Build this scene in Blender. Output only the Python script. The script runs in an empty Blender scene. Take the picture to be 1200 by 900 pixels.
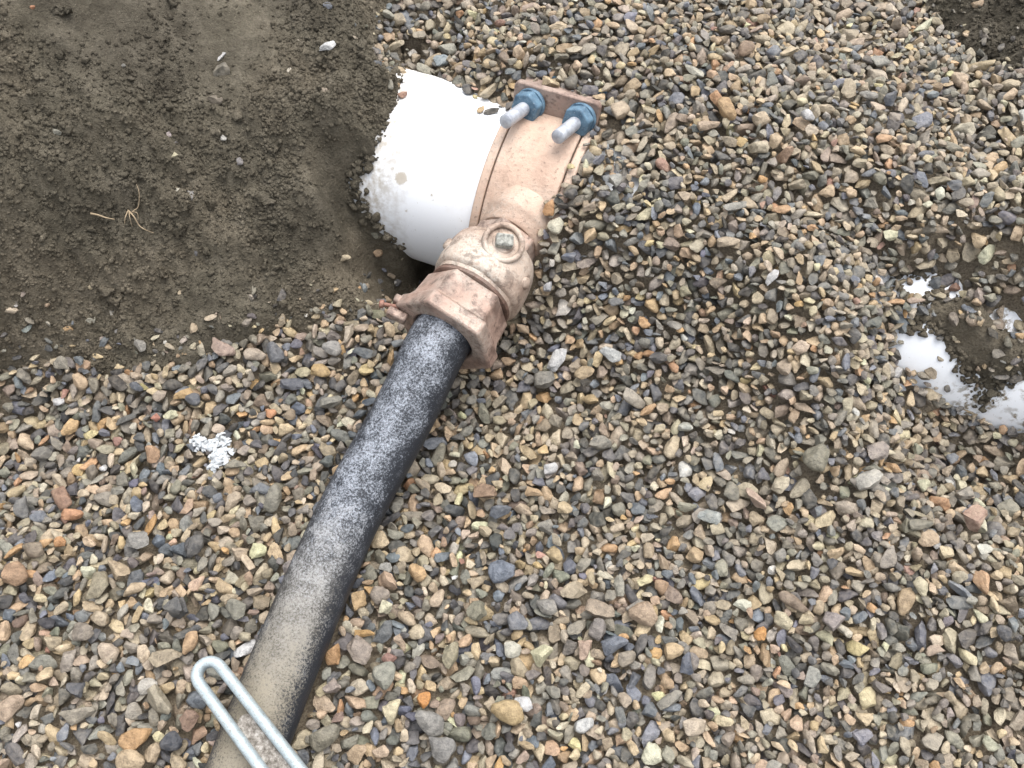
import bpy, bmesh, math, random
import numpy as np
from mathutils import Vector, Matrix

random.seed(7)
rng = np.random.default_rng(11)
scene = bpy.context.scene
R_ = math.radians

# ------------------------------------------------------------------ camera
CAM_H, CAM_EL, CAM_HF = 0.80, 62.0, 62.0
cam_d = bpy.data.cameras.new('camera')
cam_o = bpy.data.objects.new('camera', cam_d)
scene.collection.objects.link(cam_o)
cam_o.location = (0, -CAM_H / math.tan(R_(CAM_EL)), CAM_H)
cam_o.rotation_euler = (R_(90 - CAM_EL), 0, 0)
cam_d.sensor_width = 36.0
cam_d.lens = 18.0 / math.tan(R_(CAM_HF / 2))
cam_d.clip_start = 0.01
cam_d.clip_end = 200.0
scene.camera = cam_o

# ------------------------------------------------------------------ sky, sun, exposure (overcast)
SUN_EL, SUN_AZ = 72.0, 40.0           # azimuth clockwise from +Y
world = bpy.data.worlds.new('World')
scene.world = world
world.use_nodes = True
wn = world.node_tree
wn.nodes.clear()
w_out = wn.nodes.new('ShaderNodeOutputWorld')
w_bg = wn.nodes.new('ShaderNodeBackground')
w_sky = wn.nodes.new('ShaderNodeTexSky')
w_sky.sky_type = 'NISHITA'
w_sky.sun_disc = False
w_sky.sun_elevation = R_(SUN_EL)
w_sky.sun_rotation = R_(SUN_AZ)
w_sky.air_density = 1.0
w_sky.dust_density = 4.0
w_hs = wn.nodes.new('ShaderNodeHueSaturation')      # overcast: the blue is mostly gone
w_hs.inputs['Saturation'].default_value = 0.30
wn.links.new(w_sky.outputs[0], w_hs.inputs['Color'])
wn.links.new(w_hs.outputs[0], w_bg.inputs['Color'])
w_bg.inputs['Strength'].default_value = 0.15
wn.links.new(w_bg.outputs[0], w_out.inputs['Surface'])

sun_d = bpy.data.lights.new('sun', 'SUN')
sun_d.energy = 0.9
sun_d.angle = R_(60)
sun_d.color = (1.0, 0.965, 0.92)
sun_o = bpy.data.objects.new('sun', sun_d)
scene.collection.objects.link(sun_o)
sd = Vector((math.sin(R_(SUN_AZ)) * math.cos(R_(SUN_EL)), math.cos(R_(SUN_AZ)) * math.cos(R_(SUN_EL)), math.sin(R_(SUN_EL))))
sun_o.rotation_euler = (-sd).to_track_quat('-Z', 'Y').to_euler()
sun_o.location = sd * 5

scene.view_settings.view_transform = 'Standard'
scene.view_settings.look = 'None'
scene.view_settings.gamma = 1.0
scene.view_settings.use_curve_mapping = False
scene.view_settings.exposure = 1.16

# ------------------------------------------------------------------ geometry of the place, from the picture's proportions
CE = R_(CAM_EL)
CF = np.array([0, math.cos(CE), -math.sin(CE)]); CU = np.array([0, math.sin(CE), math.cos(CE)]); CR = np.array([1.0, 0, 0])
CC = np.array([0, -CAM_H / math.tan(CE), CAM_H]); FOC = 600 / math.tan(R_(CAM_HF / 2))

def ray(px, py):
    d = CF + CR * (px - 600) / FOC - CU * (py - 450) / FOC
    return d / np.linalg.norm(d)

def at(px, py, z):
    d = ray(px, py)
    return CC + d * (z - CC[2]) / d[2]

def project(P):
    d = np.asarray(P) - CC
    zz = d @ CF
    return np.stack([600 + FOC * (d @ CR) / zz, 450 - FOC * (d @ CU) / zz], -1), zz

# water main: axis direction, a point on the axis, radius
PHI = R_(-21.4)
MA = np.array([math.cos(PHI), math.sin(PHI), 0.0])           # along the main, to the right
MN = np.array([MA[1], -MA[0], 0.0])                          # horizontal, towards the viewer
UP = np.array([0, 0, 1.0])
MAIN_R = 0.104
M0 = np.array([0, 0.230, 0.031])

def cyl(px, py, R):
    d = ray(px, py); o = CC - M0
    d_ = d - MA * (d @ MA); o_ = o - MA * (o @ MA)
    qa = d_ @ d_; qb = 2 * d_ @ o_; qc = o_ @ o_ - R * R
    D = qb * qb - 4 * qa * qc
    t = (-qb - math.sqrt(max(D, 0))) / (2 * qa)
    return CC + d * t

# ------------------------------------------------------------------ noise
def vnoise(x, y, seed):
    xi = np.floor(x).astype(np.int64); yi = np.floor(y).astype(np.int64)
    xf = x - xi; yf = y - yi
    def h(a, b):
        n = (a * 374761393 + b * 668265263 + seed * 1442695041) & 0xffffffff
        n = ((n ^ (n >> 13)) * 1274126177) & 0xffffffff
        n = (n ^ (n >> 16)) & 0xffffff
        return n / float(0xffffff)
    u = xf * xf * (3 - 2 * xf); v = yf * yf * (3 - 2 * yf)
    return (h(xi, yi) * (1 - u) + h(xi + 1, yi) * u) * (1 - v) + (h(xi, yi + 1) * (1 - u) + h(xi + 1, yi + 1) * u) * v - 0.5

def fbm(x, y, scale, octs, seed, gain=0.5):
    s = 0; a = 1.0; f = 1.0 / scale
    for o in range(octs):
        s = s + a * vnoise(x * f + 17.3 * o, y * f - 9.1 * o, seed + o * 7)
        a *= gain; f *= 2.03
    return s

# ------------------------------------------------------------------ terrain heights (thin-plate through surveyed points)
CP = []
def g(px, py, z): p = at(px, py, z); CP.append((p[0], p[1], z))
def c(px, py, off=0.0, R=MAIN_R): p = cyl(px, py, R); CP.append((p[0], p[1], p[2] + off))
# gravel in front
for q in [(-250, 1000, .0), (100, 1150, .0), (500, 1150, .0), (900, 1150, .02), (1400, 1050, .05), (0, 880, 0), (300, 880, 0), (600, 880, .005), (900, 880, .02), (1180, 880, .04),
          (-200, 680, .005), (0, 660, 0), (250, 620, 0), (500, 640, -.002), (700, 640, .015), (900, 640, .035), (1180, 640, .07), (1450, 700, .09),
          (560, 520, 0), (700, 500, .03), (850, 500, .06), (1000, 520, .085),
          (585, 440, .004), (610, 405, .022), (634, 350, .060), (646, 300, .096), (700, 400, .050), (730, 300, .11), (740, 220, .14),
          (800, 300, .128), (830, 400, .085), (950, 300, .162), (1000, 400, .138), (860, 200, .165), (780, 120, .163),
          (640, 70, .165), (675, 95, .156), (725, 112, .156), (575, 85, .150), (750, 40, .172), (900, 60, .175), (1050, 100, .185), (1000, 200, .18), (1180, 200, .185), (1080, 280, .172),
          (900, -120, .18), (600, -100, .16), (1400, 300, .18), (1160, 60, .19), (1120, 20, .175), (1250, -40, .23), (1450, 0, .28)]:
    g(*q)
# where gravel runs onto the saddle and the main
for q in [(706, 158), (694, 192), (668, 226)]: c(*q, .001, MAIN_R + .012)
for q in [(650, 243), (640, 262)]: c(*q, .006, MAIN_R + .010)
for q in [(690, 250), (720, 262), (675, 285), (760, 240), (655, 285), (664, 300)]: c(*q, .022)
for q in [(486, 74), (515, 88), (545, 106), (575, 118), (600, 128)]: c(*q, .002)
for q in [(500, 130), (560, 160)]: c(*q, -.02)
# soil running over the main on the left
for q in [(466, 78), (457, 100), (448, 130), (440, 155), (430, 190), (412, 207), (424, 232), (440, 258), (470, 290)]: c(*q, .003)
for q in [(470, 160), (470, 220)]: c(*q, -.03)
for q in [(400, 222), (408, 240), (416, 252), (427, 268)]: c(*q, .020)
for q in [(400, 130, .165), (360, 90, .175), (420, 40, .165), (300, 120, .17), (250, 50, .19), (120, 60, .22), (0, 0, .27), (-150, -50, .33),
          (380, 230, .105), (300, 220, .125), (200, 180, .16), (100, 200, .17), (0, 200, .19), (-200, 250, .22),
          (405, 264, .040), (428, 288, -.02), (440, 300, -.046), (490, 318, -.058), (462, 322, -.03), (400, 310, .03), (430, 345, .008), (340, 330, .05), (250, 330, .065), (150, 320, .085), (50, 330, .09), (-150, 360, .10),
          (470, 365, -.002), (380, 385, .012), (300, 400, .018), (200, 435, .02), (100, 430, .022), (0, 435, .025), (-200, 470, .04),
          (250, -100, .22), (0, -150, .32), (450, -60, .17), (30, 130, .20)]:
    g(*q)
# the dirty stretch of the main that shows again at the right
for q in [(960, 285), (1000, 310), (1040, 300), (1020, 370), (900, 260), (840, 240)]: c(*q, .020)
for q in [(1054, 330), (1098, 345), (1058, 392), (1100, 430), (1120, 452), (1146, 474), (1170, 492)]: c(*q, .002)
for q in [(1075, 334), (1092, 402), (1112, 432), (1130, 456), (1192, 470), (1215, 480), (1070, 393), (1178, 478)]: c(*q, -.012)
for q in [(1120, 400), (1140, 425), (1150, 410), (1180, 420), (1062, 372), (1078, 368), (1092, 370), (1108, 366), (1158, 452)]: c(*q, .013)
for q in [(1140, 370), (1165, 350)]: c(*q, .028)
for q in [(1188, 370)]: c(*q, -.006)
for q in [(1120, 330)]: c(*q, .004)
for q in [(1130, 290, .165), (1230, 330, .175), (1300, 420, .15)]: g(*q)
# far levels
CP += [(-3, -3, .3), (3, -3, .3), (-3, 3, .7), (3, 3, .6), (0, 3, .5), (0, -3, .1), (-3, 0, .6), (3, 0, .4), (-1.2, .2, .42), (1.3, .2, .24), (0, 1.2, .27), (-.9, .9, .42), (0, -1.2, .02), (-1, -.8, .06), (1, -.8, .1)]
CP = np.array(CP)
def tps_fit(P, lam=2e-5):
    n = len(P); d2 = ((P[:, None, :2] - P[None, :, :2]) ** 2).sum(-1)
    K = np.where(d2 > 0, 0.5 * d2 * np.log(np.maximum(d2, 1e-12)), 0) + lam * np.eye(n)
    Q = np.c_[np.ones(n), P[:, :2]]
    A = np.block([[K, Q], [Q.T, np.zeros((3, 3))]])
    return np.linalg.solve(A, np.r_[P[:, 2], 0, 0, 0])
TW = tps_fit(CP)
def tps(x, y):
    sh = np.shape(x); x = np.ravel(x); y = np.ravel(y); out = TW[-3] + TW[-2] * x + TW[-1] * y
    for (a, b, _), w in zip(CP, TW[:-3]):
        d2 = (x - a) ** 2 + (y - b) ** 2
        out = out + w * 0.5 * d2 * np.log(np.maximum(d2, 1e-12))
    return out.reshape(sh)

# regular grid shared by everything that lies on the terrain
GX0, GX1, GY0, GY1, GC = -0.82, 0.84, -0.60, 0.70, 0.002
NX = int((GX1 - GX0) / GC) + 1; NY = int((GY1 - GY0) / GC) + 1
gx = GX0 + np.arange(NX) * GC; gy = GY0 + np.arange(NY) * GC
def bilin(G, x0, y0, st, x, y):
    fx = np.clip((x - x0) / st, 0, G.shape[1] - 1.001); fy = np.clip((y - y0) / st, 0, G.shape[0] - 1.001)
    ix = fx.astype(int); iy = fy.astype(int); u = fx - ix; v = fy - iy
    return (G[iy, ix] * (1 - u) + G[iy, ix + 1] * u) * (1 - v) + (G[iy + 1, ix] * (1 - u) + G[iy + 1, ix + 1] * u) * v
_cs = 0.008
_cx = np.arange(GX0, GX1 + 2 * _cs, _cs); _cy = np.arange(GY0, GY1 + 2 * _cs, _cs)
_CT = tps(*np.meshgrid(_cx, _cy))
XX, YY = np.meshgrid(gx, gy)
T = bilin(_CT, GX0, GY0, _cs, XX, YY)
def inpoly(px, py, poly):
    ins = np.zeros(px.shape, bool); j = len(poly) - 1
    for i in range(len(poly)):
        xi, yi = poly[i]; xj, yj = poly[j]
        if yi != yj:
            ins ^= ((yi > py) != (yj > py)) & (px < (xj - xi) * (py - yi) / (yj - yi) + xi)
        j = i
    return ins
def blur(A, r, n=2):
    A = A.astype(np.float64)
    for _ in range(n):
        for ax in (0, 1):
            k = 2 * r + 1
            B = np.concatenate([np.repeat(A.take([0], ax), r + 1, ax), A, np.repeat(A.take([-1], ax), r, ax)], ax)
            Cc = np.cumsum(B, ax)
            A = (Cc.take(range(k, Cc.shape[ax]), ax) - Cc.take(range(0, Cc.shape[ax] - k), ax)) / k
    return A
# the bank buries the main beyond the ragged edge where it comes out
_dm = np.stack([XX - M0[0], YY - M0[1]], -1) @ MN[:2]
_top = M0[2] + np.sqrt(np.maximum(MAIN_R ** 2 - _dm ** 2, 0))
_q, _ = project(np.stack([XX, YY, _top], -1).reshape(-1, 3))
_qx = _q[:, 0].reshape(XX.shape) + 12 * fbm(XX, YY, .018, 3, 77); _qy = _q[:, 1].reshape(XX.shape) + 10 * fbm(XX, YY, .018, 3, 78)
_in = (np.abs(_dm) < MAIN_R * .995) & inpoly(_qx, _qy, [(-900, -300), (480, -300), (470, 70), (460, 84), (455, 100), (446, 130), (438, 155), (428, 188), (406, 203), (418, 232), (436, 260), (466, 290), (520, 335), (300, 420), (-900, 600)])
T = T + blur(np.where(_in, np.maximum(0, _top + .013 - T), 0), 1, 1)
_bare = (np.abs(_dm) < MAIN_R * .99) & inpoly(_qx, _qy, [(484, 82), (540, 108), (598, 138), (590, 240), (530, 330), (476, 287), (446, 257), (428, 230), (420, 208), (438, 192), (448, 156), (458, 128), (466, 100)])
T = np.where(_bare, np.minimum(T, _top - .030), T)
def t_at(x, y): return bilin(T, GX0, GY0, GC, np.asarray(x, float), np.asarray(y, float))

# where soil lies bare and where gravel covers it (outlines seen on the ground)
SOIL_A = [(-900, -900), (520, -900), (500, -60), (472, 0), (440, 45), (452, 78), (500, 110), (520, 200), (520, 300), (505, 335), (470, 352), (420, 374), (350, 393), (300, 400), (250, 416), (212, 442), (165, 446),
          (100, 436), (55, 424), (0, 442), (-300, 480), (-900, 520)]
SOIL_B = [(1060, -300), (1068, 0), (1092, 26), (1135, 62), (1200, 88), (1350, 120), (2000, 200), (2000, -600)]
SOIL_C = [(1062, 352), (1100, 350), (1120, 318), (1150, 345), (1180, 385), (1215, 370), (1260, 400), (1250, 500), (1205, 505), (1150, 485), (1110, 455), (1062, 400)]
_pp, _ = project(np.stack([XX, YY, T], -1).reshape(-1, 3))
PX = _pp[:, 0].reshape(T.shape); PY = _pp[:, 1].reshape(T.shape)
_wx = PX + 22 * fbm(XX, YY, .03, 3, 5); _wy = PY + 22 * fbm(XX, YY, .03, 3, 9)
SOIL = inpoly(_wx, _wy, SOIL_A) | inpoly(_wx, _wy, SOIL_B) | inpoly(PX, PY, SOIL_C)
SOILF = blur(SOIL, 5)                     # 0 gravel .. 1 soil, soft over 2 cm
def soil_at(x, y): return bilin(SOILF, GX0, GY0, GC, np.asarray(x, float), np.asarray(y, float))

# ------------------------------------------------------------------ helpers: nodes, meshes, objects
def srgb(r, g_, b, k=1.0):
    def f(v):
        v = v / 255.0
        return v / 12.92 if v <= 0.04045 else ((v + 0.055) / 1.055) ** 2.4
    return (f(r) * k, f(g_) * k, f(b) * k)

class NT:
    def __init__(s, name):
        s.m = bpy.data.materials.new(name); s.m.use_nodes = True
        s.t = s.m.node_tree; s.n = s.t.nodes; s.b = s.n['Principled BSDF']
    def new(s, kind, **kw):
        n = s.n.new('ShaderNode' + kind)
        for k, v in kw.items(): setattr(n, k, v)
        return n
    def link(s, a, b): s.t.links.new(a, b)
    def val(s, sock, v):
        if hasattr(v, 'is_linked') or isinstance(v, bpy.types.NodeSocket): s.link(v, sock)
        else: sock.default_value = v
    def coord(s, which='Object'): return s.new('TexCoord').outputs[which]
    def noise(s, vec, scale, detail=4, rough=0.55, out='Fac', dist=0.0):
        n = s.new('TexNoise'); s.link(vec, n.inputs['Vector']); n.inputs['Scale'].default_value = scale
        n.inputs['Detail'].default_value = detail; n.inputs['Roughness'].default_value = rough; n.inputs['Distortion'].default_value = dist
        return n.outputs[out]
    def ramp(s, fac, stops, interp='LINEAR'):
        n = s.new('ValToRGB'); s.link(fac, n.inputs[0]); e = n.color_ramp.elements; n.color_ramp.interpolation = interp
        while len(e) < len(stops): e.new(0.5)
        for q, (p, col) in zip(e, stops):
            q.position = p; q.color = (*col, 1) if len(col) == 3 else col
        return n.outputs['Color']
    def rng(s, v, a, b, c_=0.0, d=1.0, smooth=False):
        n = s.new('MapRange'); n.clamp = True
        if smooth: n.interpolation_type = 'SMOOTHSTEP'
        s.val(n.inputs[0], v); n.inputs[1].default_value = a; n.inputs[2].default_value = b; n.inputs[3].default_value = c_; n.inputs[4].default_value = d
        return n.outputs[0]
    def math(s, op, a, b=0.0, c_=0.0):
        n = s.new('Math', operation=op); s.val(n.inputs[0], a); s.val(n.inputs[1], b); s.val(n.inputs[2], c_)
        return n.outputs[0]
    def mix(s, fac, a, b, blend='MIX'):
        n = s.new('MixRGB', blend_type=blend); s.val(n.inputs[0], fac)
        s.val(n.inputs[1], a if not isinstance(a, tuple) else (*a[:3], 1)); s.val(n.inputs[2], b if not isinstance(b, tuple) else (*b[:3], 1))
        return n.outputs[0]
    def bump(s, h, strength, dist, normal=None):
        n = s.new('Bump'); s.link(h, n.inputs['Height']); n.inputs['Strength'].default_value = strength; n.inputs['Distance'].default_value = dist
        if normal is not None: s.link(normal, n.inputs['Normal'])
        return n.outputs[0]
    def out(s, color=None, rough=None, normal=None, metal=None, spec=None):
        if color is not None: s.val(s.b.inputs['Base Color'], color if not isinstance(color, tuple) else (*color[:3], 1))
        if rough is not None: s.val(s.b.inputs['Roughness'], rough)
        if normal is not None: s.link(normal, s.b.inputs['Normal'])
        if metal is not None: s.val(s.b.inputs['Metallic'], metal)
        if spec is not None: s.val(s.b.inputs['Specular IOR Level'], spec)
        return s.m

def link(o, parent=None):
    scene.collection.objects.link(o)
    if parent is not None: o.parent = parent
    return o
def props(o, label=None, cat=None, group=None, kind=None):
    if label: o['label'] = label
    if cat: o['category'] = cat
    if group: o['group'] = group
    if kind: o['kind'] = kind
    return o
def empty(name, loc=(0, 0, 0)):
    o = bpy.data.objects.new(name, None); o.empty_display_size = .02
    o.location = loc
    return link(o)
def raw_mesh(name, V, F, smooth=True):
    V = np.asarray(V, np.float32); F = np.asarray(F, np.int32)
    me = bpy.data.meshes.new(name); k = F.shape[1]
    me.vertices.add(len(V)); me.vertices.foreach_set('co', V.ravel())
    me.loops.add(F.size); me.loops.foreach_set('vertex_index', F.ravel())
    me.polygons.add(len(F)); me.polygons.foreach_set('loop_start', np.arange(0, F.size, k, dtype=np.int32))
    me.update(calc_edges=True)
    if smooth: me.polygons.foreach_set('use_smooth', np.ones(len(F), bool))
    me.validate(); me.update()
    return me
def bm_obj(name, bm, mat, parent=None, smooth=None, bevel=0.0, seg=2, angle=40):
    bmesh.ops.recalc_face_normals(bm, faces=bm.faces)
    me = bpy.data.meshes.new(name); bm.to_mesh(me); bm.free()
    me.materials.append(mat)
    o = link(bpy.data.objects.new(name, me))
    if parent is not None:
        o.parent = parent
        o.matrix_parent_inverse = Matrix.Translation(parent.location).inverted()
    if smooth is not None:
        me.polygons.foreach_set('use_smooth', np.ones(len(me.polygons), bool))
        me.set_sharp_from_angle(angle=R_(smooth))
    if bevel:
        b = o.modifiers.new('bevel', 'BEVEL'); b.width = bevel; b.segments = seg; b.limit_method = 'ANGLE'; b.angle_limit = R_(angle); b.harden_normals = False
    return o

class Frame:                 # local frame: x, y, z axes as world vectors
    def __init__(s, o, x, y, z): s.o = np.array(o, float); s.x = np.array(x, float); s.y = np.array(y, float); s.z = np.array(z, float)
    def __call__(s, x, y, z): return Vector(s.o + s.x * x + s.y * y + s.z * z)
    def shift(s, x, y, z): return Frame(s.o + s.x * x + s.y * y + s.z * z, s.x, s.y, s.z)
def along(o, d, ref=UP):     # frame whose z axis is d
    d = np.array(d, float); d /= np.linalg.norm(d); x = np.cross(ref, d); x /= np.linalg.norm(x)
    return Frame(o, x, np.cross(d, x), d)
def lathe(bm, fr, prof, n=48, poly=None, phase=0.0, wob=None, caps=True):
    """surface of revolution about fr.z; prof = [(t, r)]; poly: number of flats"""
    rings = []
    for t, r in prof:
        ring = []
        for i in range(n):
            a = phase + 2 * math.pi * i / n; rr = r
            if wob: rr = r + wob(t, a)
            ring.append(bm.verts.new(fr(rr * math.cos(a), rr * math.sin(a), t)))
        rings.append(ring)
    for A, B in zip(rings, rings[1:]):
        for i in range(n):
            bm.faces.new((A[i], A[(i + 1) % n], B[(i + 1) % n], B[i]))
    if caps:
        bm.faces.new(rings[0][::-1]); bm.faces.new(rings[-1])
def prism(bm, fr, pts, t0, t1):
    a = [bm.verts.new(fr(x, y, t0)) for x, y in pts]; b = [bm.verts.new(fr(x, y, t1)) for x, y in pts]
    n = len(pts)
    for i in range(n): bm.faces.new((a[i], a[(i + 1) % n], b[(i + 1) % n], b[i]))
    bm.faces.new(a[::-1]); bm.faces.new(b)
def box(bm, fr, x0, x1, y0, y1, z0, z1): prism(bm, fr, [(x0, y0), (x1, y0), (x1, y1), (x0, y1)], z0, z1)
def sweep(bm, P, rad, n=32, caps=True, uv=False, sec=None):
    """tube along points P (N,3); rad scalar or array"""
    P = np.asarray(P, float); N = len(P); rad = np.broadcast_to(rad, (N,))
    Tn = np.gradient(P, axis=0); Tn /= np.linalg.norm(Tn, axis=1)[:, None]
    side = np.cross(Tn[0], UP); side /= np.linalg.norm(side)
    L = np.r_[0, np.cumsum(np.linalg.norm(np.diff(P, axis=0), axis=1))]
    lay = bm.loops.layers.uv.verify() if uv else None
    rings = []
    for k in range(N):
        side = side - Tn[k] * (side @ Tn[k]); side /= np.linalg.norm(side); up = np.cross(side, Tn[k])
        if sec is None:
            rings.append([bm.verts.new(P[k] + rad[k] * (math.cos(2 * math.pi * i / n) * side + math.sin(2 * math.pi * i / n) * up)) for i in range(n)])
        else:
            rings.append([bm.verts.new(P[k] + a * side + b * up) for a, b in sec])
    n = len(rings[0])
    for k in range(N - 1):
        for i in range(n):
            f = bm.faces.new((rings[k][i], rings[k][(i + 1) % n], rings[k + 1][(i + 1) % n], rings[k + 1][i]))
            if uv:
                for lp, (u, v) in zip(f.loops, ((L[k], i / n), (L[k], (i + 1) / n), (L[k + 1], (i + 1) / n), (L[k + 1], i / n))): lp[lay].uv = (u, v)
    if caps: bm.faces.new(rings[0][::-1]); bm.faces.new(rings[-1])
def bez(pts, n):             # Catmull-Rom through points
    pts = np.asarray(pts, float); out = []
    P = np.vstack([2 * pts[0] - pts[1], pts, 2 * pts[-1] - pts[-2]])
    for i in range(1, len(P) - 2):
        for t in np.linspace(0, 1, n, endpoint=False):
            a, b, c_, d = P[i - 1], P[i], P[i + 1], P[i + 2]
            out.append(0.5 * (2 * b + (c_ - a) * t + (2 * a - 5 * b + 4 * c_ - d) * t * t + (3 * b - a - 3 * c_ + d) * t ** 3))
    out.append(pts[-1]); return np.array(out)

# ------------------------------------------------------------------ materials
def soil_material():
    m = NT('damp_soil'); co = m.coord('Object')
    big = m.noise(co, 5.0, 3); mid = m.noise(co, 45.0, 5, .62); fine = m.noise(co, 420.0, 5, .7)
    col = m.ramp(mid, [(.32, srgb(78, 74, 64)), (.5, srgb(107, 102, 89)), (.66, srgb(138, 131, 116))])
    tint = m.ramp(big, [(.40, srgb(72, 65, 54)), (.5, srgb(104, 97, 82)), (.60, srgb(134, 123, 105))])
    col = m.mix(.5, col, tint)
    col = m.mix(m.rng(fine, .40, .66, .0, .6), col, srgb(74, 67, 56), 'MIX')
    spk = m.noise(co, 900.0, 2, .5)
    col = m.mix(m.rng(spk, .66, .74, 0, .55), col, srgb(178, 168, 148))
    h = m.math('ADD', m.math('MULTIPLY', mid, .7), m.math('MULTIPLY', fine, .35))
    nrm = m.bump(h, 1.0, .010, m.bump(spk, .7, .002))
    return m.out(col, m.rng(big, .3, .7, .8, .95), nrm, spec=.25)
M_SOIL = soil_material()

def stone_material(name, src):
    m = NT(name); co = m.coord('Object')
    if src == 'object':
        base = m.new('ObjectInfo').outputs['Color']; geo = m.new('NewGeometry').outputs['Position']; co = geo
    else:
        a = m.new('Attribute'); a.attribute_name = 'stone'; base = a.outputs['Color']
    n1 = m.noise(co, 170.0, 4, .6); n2 = m.noise(co, 900.0, 3, .65); n3 = m.noise(co, 7.0, 3)
    v = m.math('ADD', m.math('MULTIPLY', n1, .75), m.math('MULTIPLY', n2, .55))
    sc = m.rng(v, .46, .84, .55, 1.42)
    col = m.mix(1.0, base, m.new('CombineColor').outputs[0], 'MULTIPLY')
    comb = [n for n in m.n if n.bl_idname == 'ShaderNodeCombineColor'][-1]
    for i in range(3): m.link(sc, comb.inputs[i])
    sp = m.new('SeparateXYZ'); m.link(co, sp.inputs[0])
    more = m.rng(m.math('ADD', sp.outputs[0], m.math('MULTIPLY', sp.outputs[1], .6)), -.1, .75, 0, .22)
    dust = m.math('MULTIPLY', m.math('ADD', m.rng(n3, .35, .7, .08, .36), more), m.rng(n1, .36, .62, .25, 1.0))
    col = m.mix(dust, col, srgb(158, 148, 130))
    nrm = m.bump(n2, .5, .0016, m.bump(n1, .6, .005))
    return m.out(col, m.rng(n1, .3, .7, .45, .8), nrm, spec=.4)
M_STONE_MASS = stone_material('gravel_stone', 'attribute')
M_STONE_ONE = stone_material('single_stone', 'object')

def sand_material():
    m = NT('grit'); co = m.coord('Object')
    n = m.noise(co, 500, 4, .7); 
    return m.out(m.ramp(n, [(.3, srgb(84, 76, 66)), (.7, srgb(150, 138, 118))]), .9, m.bump(n, .8, .003), spec=.2)
M_GRIT = sand_material()

def pvc_material():
    m = NT('white_pvc'); co = m.coord('Object'); geo = m.new('NewGeometry').outputs['Position']
    n = m.noise(co, 60, 4, .6); n2 = m.noise(co, 420, 3, .6); n3 = m.noise(co, 9, 3)
    col = m.mix(m.rng(n2, .69, .74, 0, .7), srgb(236, 239, 242), srgb(150, 138, 118))
    col = m.mix(m.math('MULTIPLY', m.rng(n, .48, .75), m.rng(n3, .52, .7, 0, .45)), col, srgb(190, 178, 156))
    for (px, py, r, amt) in ((470, 209, .0072, .75), (506, 229, .0018, .8), (460, 197, .0018, .5), (476, 247, .0015, .5)):
        p = cyl(px, py, MAIN_R)
        vd = m.new('VectorMath', operation='DISTANCE'); m.link(geo, vd.inputs[0]); vd.inputs[1].default_value = tuple(p)
        dd = m.math('ADD', vd.outputs['Value'], m.math('MULTIPLY', m.math('SUBTRACT', n2, .5), .006))
        col = m.mix(m.rng(dd, r * .75, r * 1.15, amt, 0, True), col, srgb(172, 160, 140))
    # mud smeared on the far, half buried stretch
    sx = m.new('VectorMath', operation='DOT_PRODUCT'); m.link(geo, sx.inputs[0]); sx.inputs[1].default_value = tuple(MA)
    far = m.rng(sx.outputs['Value'], .40, .43)
    mud = m.math('MULTIPLY', far, m.math('MULTIPLY', m.rng(m.noise(co, 120, 5, .7), .48, .58), m.rng(m.noise(co, 30, 3), .42, .56)))
    col = m.mix(mud, col, srgb(132, 122, 104))
    near = m.rng(m.math('ADD', sx.outputs['Value'], m.math('MULTIPLY', m.math('SUBTRACT', n, .5), .05)), -.165, -.205, 0, .75)
    col = m.mix(m.math('MULTIPLY', near, m.rng(m.noise(co, 140, 4, .6), .36, .62, .15, 1)), col, srgb(158, 147, 128))
    return m.out(col, m.rng(n, .3, .7, .55, .7), m.bump(n2, .10, .0006), spec=.3)
M_PVC = pvc_material()

def bronze_material(name, dust=.35, base=(206, 160, 136), dark=(112, 78, 64), metal=.35):
    m = NT(name); co = m.coord('Object')
    n = m.noise(co, 38, 5, .65); n2 = m.noise(co, 260, 4, .7); n3 = m.noise(co, 16, 3, .5)
    col = m.mix(m.rng(n, .46, .62, 0, .8), srgb(*base), srgb(*dark))
    col = m.mix(m.math('MULTIPLY', m.rng(n3, .42, .58, .08, 1.0), m.rng(n2, .38, .58, dust * .35, min(1, dust * 1.5))), col, srgb(196, 188, 176))
    st = m.noise(co, 70, 5, .7)
    col = m.mix(m.rng(st, .53, .63, 0, .18 if name == 'saddle_bronze' else .55), col, srgb(*[v * .62 for v in dark]))
    col = m.mix(m.rng(n2, .58, .68, 0, .55), col, srgb(84, 66, 56))
    nrm = m.bump(n2, .6, .0016, m.bump(n, .3, .004))
    return m.out(col, m.rng(n2, .3, .7, .42, .7), nrm, metal=metal, spec=.4)
M_SADDLE = bronze_material('saddle_bronze', .26, (188, 162, 143), (174, 147, 129), .12)
M_LUG = bronze_material('lug_bronze', .14, (156, 134, 122), (122, 100, 90), .15)
M_VALVE = bronze_material('valve_bronze', .60, (178, 158, 142), (126, 104, 90), .1)
M_NUT = bronze_material('nut_bronze', .36, (164, 138, 124), (100, 78, 68), .15)
M_SHOULDER = bronze_material('dark_bronze', .12, (118, 92, 80), (84, 62, 52), .15)
M_COPPER = bronze_material('copper_screw', .15, (160, 118, 102), (120, 82, 68), .3)

def key_material():
    m = NT('dusty_key'); n = m.noise(m.coord('Object'), 300, 4)
    return m.out(m.ramp(n, [(.35, srgb(104, 104, 98)), (.6, srgb(158, 158, 150))]), .85, m.bump(n, .3, .0012))
M_KEY = key_material()

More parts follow.
